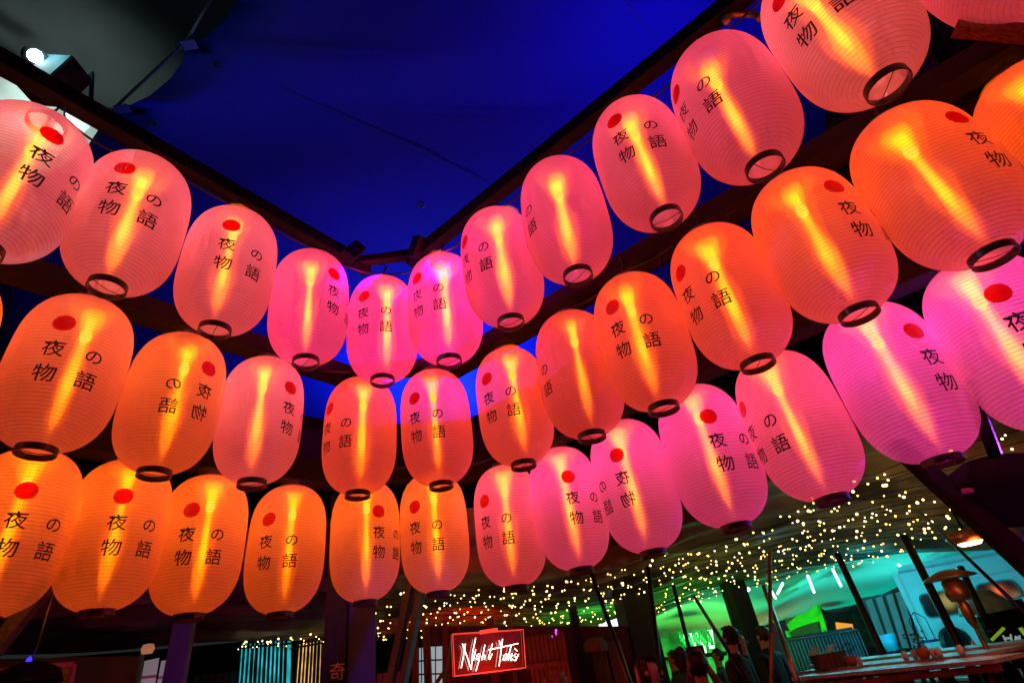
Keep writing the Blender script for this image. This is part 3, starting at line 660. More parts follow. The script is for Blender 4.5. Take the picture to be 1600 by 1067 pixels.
# ------------------------------------------------------------------ timber facade behind the sign
rb_ = random.Random(3)
def boards(parent, p0, p1, z0, z1, n, mat, name='board', th=.03, gap=.012, zj=0):
    p0, p1 = Vector(p0), Vector(p1); d = (p1 - p0); wd = d.length / n; ang = math.atan2(d.y, d.x)
    for i in range(n):
        c = p0 + d * ((i + .5) / n); hh = z1 - z0 + rb_.uniform(-zj, zj)
        me = boxm((0, 0, 0), (wd - gap, th, hh), Matrix.Rotation(ang, 3, 'Z'))
        o = link(name, me, mat, parent, (c.x + rb_.uniform(-.004, .004), c.y + rb_.uniform(-.008, .008), z0 + hh / 2))
def g2(px, py, d): p = at(px, py, d); return (p.x, p.y, 0)
fw = thing('board_wall', 'red lit vertical board wall right of the neon sign', 'wall')
boards(fw, g2(822, 1000, 8.2), g2(884, 1000, 8.2), 1.3, 2.12, 9, BOARD); link('rail', barm(at(820, 1042, 8.1), at(888, 1034, 8.1), .03, .06), BOARD, fw)
boards(fw, g2(822, 1000, 8.3), g2(884, 1000, 8.3), 0, 1.42, 8, REDLITBOARD)
fb = thing('dark_facade', 'dark timber building front behind the neon sign', 'building')
link('wall', barm(at(640, 1050, 9.6) * 1 - Vector((0, 0, 1.2)), at(985, 1050, 9.6) - Vector((0, 0, 1.2)), .08, 3.6), MAROON, fb)
for (x0, x1, y0, y1) in ((655, 663, 1012, 1075), (671, 691, 1010, 1075)):
    d = 9.3; a, b, c, e = at(x0, y0, d), at(x1, y0 - 1, d), at(x1, y1, d), at(x0, y1, d)
    bm = bmesh.new(); bm.faces.new([bm.verts.new(q) for q in (a, b, c, e)])
    wn = link('window', mesh_of(bm), surf('lit_curtained_window', (.6, .7, .72), .5, .12, 3, 0, emit=(.55, .8, .85), estr=.42), fb)
    for t in (.33, .66): link('glazing_bar', barm(a.lerp(e, t) + Vector((0, -.02, 0)), b.lerp(c, t) + Vector((0, -.02, 0)), .012, .02), DARKWOOD, wn)
    link('glazing_bar', barm(a.lerp(b, .5) + Vector((0, -.02, 0)), e.lerp(c, .5) + Vector((0, -.02, 0)), .012, .02), DARKWOOD, wn)
for x0, w_, mt in ((648, .08, REDLITBOARD), (667, .10, BOARD), (697, .08, REDLITBOARD), (770, .12, REDLITBOARD), (800, .07, BOARD), (905, .12, DARKWOOD)):
    a = at(x0, 1010, 9.2); link('upright', boxm((a.x, a.y, 1.25), (w_, .08, 2.5)), mt, fb)
for a, b in (((945, 1067), (930, 995)), ((975, 1067), (958, 1000))):
    p, q = at(*a, 9.3), at(*b, 9.3); link('panel', barm(p, q, .22, .04), BOARD, fb)
wl = thing('wall_panel', 'brown board panel between the violet column and the red post', 'panel')
boards(wl, g2(588, 1030, 7.6), g2(625, 1030, 7.6), 0, 1.92, 4, BOARD)
solo('diagonal_timber', barm(at(676, 1075, 8.6), at(700, 1040, 8.6), .05, .05), BOARD, 'slanting timber in front of the pale window', 'beam')
solo('green_cable', tubem([at(704, 1000, 8.4), at(700, 1035, 8.4), at(690, 1080, 8.4)], .012, 5), surf('green_cable', (.05, .5, .1), .5), 'green cable left of the neon sign', 'cable')
solo('purple_neon_squiggle', tubem([at(863, 995, 9), at(868, 990, 9), at(869, 983, 9)], .02, 6), glowmat('purple_neon', (.7, .05, 1), 3), 'short curl of purple neon under the green lit drape', 'neon light')
lw = thing('lit_window_gap', 'bright white window gap left of the broad timber post', 'window')
bm = bmesh.new(); bm.faces.new([bm.verts.new(at(x, y, 10.5)) for x, y in ((922, 985), (945, 972), (980, 960), (984, 977))]); link('pane', mesh_of(bm), glowmat('bright_opening', (.8, .85, 1), 2), lw)
link('frame', tubem([at(920, 987, 10.4), at(950, 983, 10.4), at(986, 980, 10.4)], .03, 5), PURPLE, lw)
solo('woven_basket_lamp', lathem([(.16, 0), (.18, .08), (.12, .16), (0, .18)], 20), BOARD, 'small pale hanging shade in the dark doorway', 'lamp shade', loc=at(932, 1018, 8.8))

tagit(link('rear_wall', sheet([[Vector((15 * math.sin(R(a)), 15 * math.cos(R(a)), z)) for a in range(-75, 7, 4)] for z in (0, 3.2)], .1), ROOFDARK), 'unlit wall at the back of the yard', None, None, 'structure')
# left windows and walls
lb_ = thing('left_building', 'dark maroon building with a pink framed opening', 'building')
bm = bmesh.new(); bbar(bm, Vector(g2(-120, 1000, 8)) + Vector((0, 0, 1.25)), Vector(g2(222, 1000, 9)) + Vector((0, 0, 1.25)), .1, 2.5); link('wall', mesh_of(bm), MAROON, lb_)
for a, b in (((-30, 1050), (115, 1037)), ((115, 1037), (108, 1080))):
    link('window_frame', barm(at(*a, 7.7), at(*b, 7.7), .03, .045), PINKTRIM, lb_)
bm = bmesh.new(); bm.faces.new([bm.verts.new(at(x, y, 7.72)) for x, y in ((-30, 1052), (113, 1039), (106, 1085), (-30, 1090))]); link('window_pane', mesh_of(bm), GLASSDARK, lb_)
spot('maroon_wash_lamp', (-3.6, 4.6, 1.0), tuple(at(160, 1040, 8.4)), (1, .08, .12), 26, 70, .1, 1)
pw_ = thing('pale_window', 'pale two pane window beside the purple post', 'window')
for k, (x0, x1) in enumerate(((224, 246), (250, 276))):
    a, b, c, e = at(x0 + 2, 1032, 8.2), at(x1 + 3, 1027, 8.2), at(x1 - 6, 1085, 8.2), at(x0 - 8, 1085, 8.2)
    bm = bmesh.new(); bm.faces.new([bm.verts.new(q) for q in (a, b, c, e)]); wn = link('pane', mesh_of(bm), surf('curtain_glass', (.35, .40, .38), .4, .15, 4, 0, emit=(.5, .6, .55), estr=.18), pw_)
    link('glazing_bar', barm(a.lerp(e, .5), b.lerp(c, .5), .012, .03), WHITE, wn)
link('frame', barm(at(222, 1020, 8.1), at(213, 1085, 8.1), .04, .03), surf('green_frame', (.08, .4, .12), .5), pw_)
wlp = thing('wall_lamp', 'small round orange wall lamp above the pale window', 'wall lamp', tuple(at(231, 1013, 7.6)))
link('shade', lathem([(0, .05), (.05, .04), (.065, 0), (.05, -.045), (0, -.05)], 18), surf('orange_shade', (.6, .3, .15), .5, .3, 8, .2, emit=(1, .45, .2), estr=.25), wlp)
link('arm', tubem([(0, 0, .05), (.02, .1, .08), (.02, .3, .05)], .01, 5), BLACKMETAL, wlp)
pt = thing('pendant_chandelier', 'dark domed pendant with blue lit rim low at the left edge', 'pendant lamp', tuple(at(40, 1068, 5.2)))
link('dome', lathem([(.20, 0), (.17, .07), (.08, .12), (0, .13)], 24), BLACKMETAL, pt); link('chain', tubem([(0, 0, .13), (.0, 0, .4), (.01, 0, .8)], .006, 5), STEEL, pt)
link('blue_lamp', lathem([(0, .16), (.015, .14), (.012, .05), (0, .03)], 10, (0, -.03, 0)), glowmat('blue_led', (.03, .02, 1), 3), pt)

# slatted window: turquoise and amber bays
sw = thing('slatted_window', 'slatted window glowing turquoise on the left and amber on the right', 'window')
for (x0, x1, col, s1) in ((372, 455, (.02, .60, .68), 1.1), (462, 522, (1, .58, .16), 1.3)):
    a, b = at(x0 + 6, 1006, 11.4), at(x1, 1000 if x1 < 500 else 996, 11.4); c, e = at(x1 - 2, 1085, 11.4), at(x0, 1085, 11.4)
    m_, n_, l_, o_ = newmat('lit_curtain'); em = N(n_, 'ShaderNodeEmission'); nz = N(n_, 'ShaderNodeTexNoise'); nz.inputs['Scale'].default_value = 5; tc = N(n_, 'ShaderNodeTexCoord'); l_.new(tc.outputs['Object'], nz.inputs[0])
    rp = N(n_, 'ShaderNodeValToRGB'); l_.new(nz.outputs[0], rp.inputs[0]); rp.color_ramp.elements[0].position = .35; rp.color_ramp.elements[1].position = .7
    rp.color_ramp.elements[0].color = (*[c_ * .35 for c_ in col], 1); rp.color_ramp.elements[1].color = (*col, 1); l_.new(rp.outputs[0], em.inputs[0]); em.inputs[1].default_value = s1; l_.new(em.outputs[0], o_.inputs[0])
    bm = bmesh.new(); bm.faces.new([bm.verts.new(q) for q in (a, b, c, e)]); link('lit_pane', mesh_of(bm), m_, sw)
    n = 12 if x0 < 400 else 10
    for i in range(n):
        p = a.lerp(b, (i + .4) / n) + Vector((0, -.12, .04)); q = e.lerp(c, (i + .4) / n) + Vector((0, -.12, 0))
        link('slat', barm(p, q, rb_.uniform(.025, .045), .03, up=(0, 1, 0)), DARKWOOD, sw)
    link('head_rail', barm(a + Vector((-.1, -.14, -.06)), b + Vector((.1, -.14, -.06)), .04, .03), DARKWOOD, sw)
dw = thing('dark_wall', 'dark wall left of the slatted window', 'wall')
boards(dw, g2(305, 1040, 11.6), g2(372, 1040, 11.6), 0, 2.4, 6, DARKWOOD)

# ------------------------------------------------------------------ stretch tent beyond
def tentp(az, v):
    near = (13.2, 5.6 if az < 28 else 6.4); 
    d = 12.8 + 9 * v
    top = R({0: 0}.get(0, 0) + (5.8 + .05 * (az - 10)))
    bot = R(1.4 + .15 * max(0, az - 20))
    z = EYE + (12.8 * math.tan(top)) * (1 - v) + (21.8 * math.tan(bot)) * v - .25 * math.sin(math.pi * v) * 0
    return Vector((d * math.sin(R(az)), d * math.cos(R(az)), z + .12 * math.sin(az * .5 + v * 4)))
g = [[tentp(5 + 55 * i / 60, j / 24) for j in range(25)] for i in range(61)]
tt = thing('stretch_tent', 'white stretch tent lit green and turquoise behind the yard', 'tent')
link('tent_fabric', sheet(g), TENT, tt)
link('edge_rope', tubem([tentp(5 + 55 * i / 60, 1) - Vector((0, .03, .02)) for i in range(61)], .035, 5), BLACK, tt)
for az, v, col, pw in ((12, .5, (.12, 1, .12), 150), (17, .8, (1, .85, .35), 45), (20, .3, (.05, 1, .45), 90), (26, .4, (.03, .9, .75), 160), (34, .5, (.05, .85, .85), 160), (44, .5, (.03, .8, .8), 120), (24, .9, (.0, .8, .45), 90), (31, .9, (.0, .8, .7), 90), (15, .95, (.1, 1, .15), 60)):
    p = tentp(az, v); spot('tent_wash_lamp', (p.x, p.y, .5), (p.x, p.y, p.z), col, pw * 4.4, 140, .4, 1)
TUBE = glowmat('fluorescent_tube', (.55, .95, 1), 5)
for k, (a, b) in enumerate((((1158, 932), (1171, 920)), ((1204, 921), (1212, 934)), ((1215, 927), (1223, 911)), ((1262, 899), (1272, 925)), ((1301, 889), (1314, 915)), ((1404, 882), (1411, 889)))):
    d = 12.6; solo('tube_light', tubem([at(*a, d), at(*b, d + .5)], .022, 6), TUBE, ['leftmost cool tube light under the tent next to the brown post', 'short cool tube light forming a V with its neighbour', 'cool tube light leaning left beside the coppery pole', 'cool tube light in the middle of the tent', 'longest cool tube light left of the black tent pole', 'tiny cool tube light at the right of the tent'][k], 'tube light', 'tube lights under the stretch tent')

for px, py in ((1240, 915), (1330, 905), (1430, 900)):  # spots added nearer than the tubes to light the tables
    p = at(px, py, 10.4); spot('added_table_spot', (p.x, p.y, 2.5), (p.x * .85, p.y * .85, 0), (.03, .70, .8), 75, 150, .3, 1)
# bar
ba = thing('bar_kiosk', 'green lit bar kiosk with glowing bottle shelves', 'bar kiosk')
D_ = 15.5
link('roof', sheet([[at(x, y, D_ - k * .9) for x, y in ((1040, 985), (1065, 976), (1088, 968), (1108, 976), (1150, 980))] for k in (0, 1)], .06), surf('kiosk_roof', (.05, .12, .05), .7), ba)
bm = bmesh.new(); bm.faces.new([bm.verts.new(at(x, y, D_ + .6)) for x, y in ((1020, 990), (1150, 978), (1158, 1085), (1024, 1085))]); link('back_wall', mesh_of(bm), surf('kiosk_wall', (.1, .3, .12), .7), ba)
SH = glowmat('lit_shelf', (.45, 1, .55), 2.2)
for x0, x1, y0, y1 in ((1067, 1073, 991, 1003), (1076, 1090, 989, 1010), (1090, 1101, 1000, 1022), (1104, 1113, 984, 1013)):
    bm = bmesh.new(); bm.faces.new([bm.verts.new(at(x, y, D_ + .3)) for x, y in ((x0, y0), (x1, y0 - 1), (x1 + 4, y1), (x0 + 4, y1))]); link('lit_shelf', mesh_of(bm), SH, ba)
BT = surf('bottle_glass', (.02, .12, .04), .15, .2)
btm = lathem([(0, 0), (.04, 0), (.04, .18), (.015, .24), (.015, .32), (0, .32)], 10)
for k in range(14): link('bottle', btm, BT, ba, at(1064 + k * 3.8, 1003 + (k % 3) * 5, D_ + .1) )
link('counter', barm(at(1030, 1030, D_ - .6), at(1135, 1020, D_ - .6), .4, .08), DARKWOOD, ba)
point('bar_light', tuple(at(1090, 1000, D_ - .5)), (.1, 1, .2), 120, .2)
link('menu_board', barm(at(1029, 991, 14.8), at(1044, 989, 14.8), .02, .16), surf('pale_menu', (.4, .6, .5), .6), ba)
gz = thing('green_gazebo', 'bright green gazebo with a timber hut beneath', 'gazebo')
gp = [(1228, 985), (1245, 968), (1262, 958), (1277, 945), (1283, 962), (1296, 1000)]
D_ = 16.5
top = [at(x, y, D_) for x, y in ((1229, 975), (1245, 962), (1262, 955), (1278, 942), (1288, 962))]; bot = [at(x, y, D_ - .5) for x, y in ((1231, 988), (1246, 980), (1264, 974), (1280, 970), (1291, 985))]
mid = [a.lerp(b, .5) + Vector((0, -.15, -.05)) for a, b in zip(top, bot)]
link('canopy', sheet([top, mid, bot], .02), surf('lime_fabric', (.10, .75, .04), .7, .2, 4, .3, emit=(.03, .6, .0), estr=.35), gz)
for a, b in (((1279, 945), (1303, 1010)), ((1284, 970), (1292, 1008)), ((1230, 985), (1240, 1020))): link('leg', tubem([at(*a, D_ - .3), at(*b, D_ - .3)], .05, 6), GREENFAB, gz)
link('hut_wall', barm(at(1236, 996, D_ + 1), at(1284, 990, D_ + 1), .05, .9), surf('hut_timber', (.25, .1, .03), .7, .3, 8, .3), gz)
nw = thing('dark_net_screen', 'dark brown netted screen between gazebo and striped panels', 'screen')
link('netting', sheet([[at(x, y, 15.8) for x, y in ((1282, 950), (1300, 957), (1320, 955), (1345, 940), (1364, 950))], [at(x, y, 15.8) for x, y in ((1290, 975), (1310, 975), (1330, 975), (1355, 970), (1376, 975))], [at(x, y, 15.8) for x, y in ((1300, 1010), (1320, 1010), (1345, 1010), (1370, 1010), (1395, 1010))]], .03), HEDGE, nw)
solo('amber_panel_light', barm(at(1306, 977, 15.4), at(1333, 980, 15.4), .02, .14), glowmat('amber_panel', (1, .42, .05), .9), 'small amber light panel in front of the dark screen', 'panel light')
# striped white panels
stp = thing('white_panel_fence', 'row of upright white panels with dark gaps left of the caravan', 'fence')
for k, (xt, xb) in enumerate(((1352, 1379), (1368, 1394), (1384, 1410), (1399, 1425), (1413, 1440))):
    a, b, c, e = at(xt, 938 - k * 4, 13.6), at(xt + 10, 935 - k * 4, 13.6), at(xb + 11, 1012, 13.6), at(xb, 1012, 13.6)
    bm = bmesh.new(); bm.faces.new([bm.verts.new(q) for q in (a, b, c, e)]); bmesh.ops.solidify(bm, geom=bm.faces[:], thickness=.03); link('panel', mesh_of(bm), WHITE, stp)
link('backing', barm(at(1358, 985, 13.9), at(1445, 973, 13.9), .05, 1.15), BLACK, stp)

# caravan
cv = thing('caravan', 'white caravan with dark rounded windows in turquoise light', 'caravan')
D_ = 12.4
c0, c1 = at(1422, 960, D_ + .03), at(1720, 905, D_ + .03)
bm = bmesh.new(); nn = Vector((c0.x + c1.x, c0.y + c1.y, 0)).normalized(); bbar(bm, Vector((c0.x, c0.y, 1.62)) + nn, Vector((c1.x, c1.y, 1.62)) + nn, 2.0, 1.75); bmesh.ops.bevel(bm, geom=bm.edges[:], offset=.12, segments=3, affect='EDGES'); link('body', mesh_of(bm, smooth=False), WHITE, cv)
cn = Vector((c1.y - c0.y, c0.x - c1.x, 0)).normalized()
if cn.y > 0: cn = -cn
def onside(px, py):
    a = at(px, py, 10) - Vector((0, 0, EYE)); q = c0 + cn * .02 - nn * 0
    return Vector((0, 0, EYE)) + a * ((q - Vector((0, 0, EYE))).dot(cn) / a.dot(cn))
def rrect(pts, r, n=5):
    out = []
    for i, p in enumerate(pts):
        a, b = pts[i - 1], pts[(i + 1) % len(pts)]
        d1 = (a - p).normalized() * r; d2 = (b - p).normalized() * r
        for k in range(n + 1):
            t = k / n; out.append((p + d1).lerp(p, t).lerp(p.lerp(p + d2, t), t))
    return out
for (x0, y0, x1, y1, x2, y2, x3, y3) in ((1436, 930, 1519, 917, 1534, 952, 1451, 965), (1524, 914, 1580, 905, 1600, 930, 1536, 944)):
    pts = rrect([onside(x, y) for x, y in ((x0, y0), (x1, y1), (x2, y2), (x3, y3))], .09)
    bm = bmesh.new(); bm.faces.new([bm.verts.new(p) for p in pts]); link('window', mesh_of(bm), GLASSDARK, cv)
    cen = sum(pts, Vector()) / len(pts)
    link('window_frame', tubem([cen + (p - cen) * 1.04 for p in pts + [pts[0]]], .014, 5), surf('grey_rubber', (.15, .2, .2), .5), cv)
link('wheel', (lambda bm: (blathe(bm, [(0, -.05), (.19, -.05), (.22, -.03), (.22, .03), (.19, .05), (0, .05)], 24), bmesh.ops.rotate(bm, verts=bm.verts[:], matrix=Matrix.Rotation(R(90), 3, 'X')), mesh_of(bm))[-1])(bmesh.new()), BLACK, cv, Vector(at(1492, 1002, D_ - .2)))
link('awning_rail', barm(at(1500, 905, D_ - .1), at(1600, 885, D_ - .1), .03, .03), WHITE, cv)
spot('turquoise_stage_lamp', tuple(at(1330, 960, 9.5) + Vector((0, 0, .4))), tuple(at(1480, 960, D_)), (.0, .62, .78), 420, 90, .2, 1)
# dark gear beside the caravan
gr = thing('equipment_cart', 'black equipment cart heaped with covers and a white painted mark', 'cart')
bm = bmesh.new(); bbox(bm, (0, 0, 0), (.75, .4, .7)); bmesh.ops.bevel(bm, geom=bm.edges[:], offset=.12, segments=2, affect='EDGES'); link('case', mesh_of(bm), BLACK, gr, at(1585, 990, 9.6))
link('cover', lathem([(0, .22), (.15, .18), (.26, .05), (.3, -.05), (0, -.06)], 14), surf('pale_tarpaulin', (.3, .5, .45), .5, .4, 8, .6), gr, at(1539, 950, 9.4))
for nm, pts in (('mark', [[(1567, 992), (1573, 1004)], [(1579, 990), (1581, 1003)], [(1570, 997), (1580, 996)], [(1588, 993), (1587, 1001)], [(1593, 992), (1594, 1001)], [(1588, 997), (1593, 996)]]),):
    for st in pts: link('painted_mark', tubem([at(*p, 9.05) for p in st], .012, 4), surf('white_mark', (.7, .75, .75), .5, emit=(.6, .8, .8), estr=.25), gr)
for a, b, lb in (((1549, 1000), (1569, 980), 'lime fluorescent stick leaning on the black cart'), ((1515, 1030), (1526, 1020), 'short lime fluorescent stick near the red cone'), ((1594, 980), (1603, 992), 'yellow fluorescent stick at the right edge')):
    solo('fluorescent_stick', barm(at(*a, 8.9), at(*b, 8.9), .03, .03), surf('lime_plastic', (.45, .75, .05), .4, emit=(.4, .8, .03), estr=.3), lb, 'stick', 'fluorescent sticks by the cart')
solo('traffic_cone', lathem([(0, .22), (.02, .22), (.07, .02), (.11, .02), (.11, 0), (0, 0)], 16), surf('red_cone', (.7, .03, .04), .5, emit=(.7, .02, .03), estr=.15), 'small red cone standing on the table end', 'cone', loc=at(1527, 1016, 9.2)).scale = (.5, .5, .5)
ch = thing('blue_chair', 'blue slatted garden chair in front of the white panels', 'chair', tuple(Vector(g2(1400, 1000, 11.8)) + Vector((0, 0, .55))))
for x in (-.2, .2):
    for y in (0, .4): link('leg', boxm((x, y, .22), (.04, .04, .44)), BLUEPLASTIC, ch)
link('seat', boxm((0, .2, .45), (.46, .46, .03)), BLUEPLASTIC, ch)
ch.scale = (.7, .7, .7)
for k in range(5): link('back_slat', boxm((-.18 + .09 * k, .4, .72), (.04, .02, .5)), BLUEPLASTIC, ch)
link('top_rail', boxm((0, .4, .98), (.46, .03, .06)), BLUEPLASTIC, ch)
ln = thing('wire_lantern', 'blue wire candle lantern standing by the caravan', 'lantern', tuple(at(1450, 1003, 11.4)))
for k in range(6):
    t = k * math.pi / 3; link('wire', tubem([(.13 * math.cos(t), .13 * math.sin(t), 0), (.13 * math.cos(t), .13 * math.sin(t), .32), (0, 0, .42)], .008, 4), BLUEPLASTIC, ln)
link('base', lathem([(0, 0), (.15, 0), (.15, .03), (0, .03)], 12), BLUEPLASTIC, ln)
solo('blue_bucket', lathem([(0, 0), (.10, 0), (.13, .24), (.12, .24), (.09, .02)], 16), surf('pale_blue_plastic', (.1, .5, .7), .5), 'pale blue bucket below the white panels', 'bucket', loc=at(1396, 1016, 12))

# crowd barrier
def barrier(x0, x1, ya, yb, d, n, label):
    t = thing('crowd_barrier', label, 'barrier', (0, 0, 0), 'metal crowd barriers')
    a, b = at(x0, ya, d), at(x1, yb, d); a.z = b.z = 1.65
    for z in (1.65, .75): link('rail', tubem([Vector((a.x, a.y, z)), Vector((b.x, b.y, z))], .025, 6), STEEL, t)
    for k in range(n + 1):
        p = a.lerp(b, k / n); link('bar', tubem([(p.x, p.y, .75), (p.x, p.y, 1.65)], .014, 5), surf('galvanised_bar', (.2, .35, .45), .4, .2), t)
barrier(1226, 1314, 1004, 997, 14, 16, 'long crowd barrier with upright bars behind the tables')
barrier(1316, 1345, 1000, 996, 14.5, 6, 'short crowd barrier end right of the long one')
link_ = solo('blue_cover', barm(at(1226, 1030, 15), at(1345, 1012, 15), .03, .8), surf('blue_tarp', (.03, .09, .22), .6, .4, 3, .4), 'dark blue tarpaulin hung behind the barriers', 'tarpaulin')

# long tables and benches
def table(a, b, label, z=1.0, w_=.6, legs=5, mat=None):
    t = thing('long_table', label, 'table', (0, 0, 0), 'long timber tables and benches')
    A, B = atz(*a, z), atz(*b, z); side = Vector((A.y - B.y, B.x - A.x, 0)).normalized()
    for k in range(3): link('plank', barm(A + side * ((k + .5) * w_ / 3), B + side * ((k + .5) * w_ / 3), w_ / 3 - .015, .03), TABLEMAT, t)
    link('apron', barm(A + side * .06 + Vector((0, 0, -.085)), B + side * .06 + Vector((0, 0, -.045)), .025, .05), mat or REDMETAL, t)
    for k in range(legs):
        p = A.lerp(B, (k + .5) / legs)
        for q in (.1, .9): link('leg', barm(p + side * w_ * .5 + Vector((0, 0, -.05)), Vector((p.x, p.y, .55)) + side * w_ * q, .04, .03), REDMETAL, t)
table((1262, 1041), (1600, 1006), 'farthest long table, just below the foot of the caravan', 1.32)
table((1250, 1051), (1545, 1022), 'long table carrying the potted plants and small jars', 1.30, .6)
table((1236, 1061), (1552, 1033), 'long rust edged table in front of the potted plants', 1.28, .5)
table((1290, 1058), (1660, 1030), 'middle long bench between the tables', 1.0, .32)
table((1330, 1064), (1670, 1042), 'nearest long bench at the lower right edge', 1.0, .32)
table((1380, 1066), (1670, 1054), 'lowest bench board at the lower right corner', .96, .32)
tagit(link('raised_deck', boxm((9.3, 15, .275), (13.2, 17.5, .55), None, .02), GROUND), 'raised paved deck under the tables', None, None, 'structure')
def on(px, d, z): 
    v = atz(px, 1051 - (px - 1250) * 29 / 295 - 3.5, 1.317); v.z = 1.317; return v
TZ = .78
for px, lb in ((1333, 'terracotta pot with pale twigs at the left end of the tables'), (1446, 'terracotta pot with leafy plant in the middle of the table')):
    t = thing('plant_pot', lb, 'potted plant', tuple(on(px, 10.5, TZ)))
    link('pot', lathem([(0, 0), (.07, 0), (.10, .15), (.085, .15), (.07, .12), (0, .12)], 16), TERRA, t)
    bm = bmesh.new()
    for k in range(60):
        a = rb_.uniform(0, 6.28); r1 = rb_.uniform(.02, .16); z1 = rb_.uniform(.14, .34); v1 = Vector((r1 * math.cos(a), r1 * math.sin(a), z1)); v2 = v1 + Vector((rb_.uniform(-.05, .05), rb_.uniform(-.05, .05), rb_.uniform(-.02, .06))); v3 = v1 + Vector((rb_.uniform(-.04, .04), rb_.uniform(-.04, .04), .03))
        bm.faces.new([bm.verts.new(v) for v in (v1, v2, v3)])
    tagit(link('leaves', mesh_of(bm), LEAFM, t), kind='stuff'); t.scale = (.6, .6, .6)
jar = lathem([(0, 0), (.04, 0), (.045, .09), (.03, .12), (.03, .13), (.025, .13), (.035, .09), (0, .01)], 14)
JG = surf('clear_jar_glass', (.7, .65, .6), .1, .1, 5, 0, spec=.9)
for k, (px, dd) in enumerate(((1345, 10.3), (1417, 10.4), (1432, 10.2), (1461, 10.5), (1470, 10.5), (1505, 11.5))):
    t = thing('tealight_jar', ['jar beside the twig pot', 'jar left of the leafy pot', 'jar just in front of the leafy pot', 'left jar of the pair right of the leafy pot', 'right jar of the pair right of the leafy pot', 'lone jar by the black tent pole'][k] + ', small clear glass', 'jar', tuple(on(px, dd, TZ)), 'small tealight jars on the tables')
    t.scale = (.6, .6, .6); link('glass', jar, JG, t); link('flame', lathem([(0, .03), (.012, .045), (0, .08)], 8), glowmat('flame', (1, .6, .35), 8), t)
hs = thing('wooden_box_house', 'little gabled wooden box on the table end', 'box', tuple(on(1300, 9.2, .79)))
hs.scale = (.9, .9, .8)
link('box', boxm((0, 0, .09), (.34, .2, .18)), BOARD, hs)
for s in (-1, 1): link('lid', barm((s * .1 - .09, 0, .17), (s * .1, 0, .26), .2, .015), WHITE, hs)

# patio heater
ph = thing('patio_heater', 'tall bronze patio heater with wide hood in front of the caravan', 'patio heater', g2(1553, 1035, 7.4)); ph.scale = (.7, .7, 1)
pz = at(1490, 905, 7.6).z
base = Vector(ph.location)
link('hood', lathem([(0, .07), (.12, .06), (.33, 0), (.34, -.015), (.12, .035), (0, .04)], 32), COPPER, ph, (0, 0, pz + .02))
link('burner', lathem([(0, 0), (.10, 0), (.14, -.03), (.15, -.14), (.12, -.2), (0, -.2)], 24), COPPER, ph, (0, 0, pz))
link('neck', lathem([(.05, -.2), (.07, -.24), (.06, -.38), (.03, -.44), (0, -.44)], 20), COPPER, ph, (0, 0, pz))
link('stem', tubem([(0, 0, pz - .4), (0, 0, .6)], .03, 12), COPPER, ph)
link('gas_cabinet', lathem([(0, 1.22), (.10, 1.22), (.20, 1.18), (.22, 1.12), (.25, .04), (.27, 0), (0, 0)], 28), BLACKMETAL, ph)

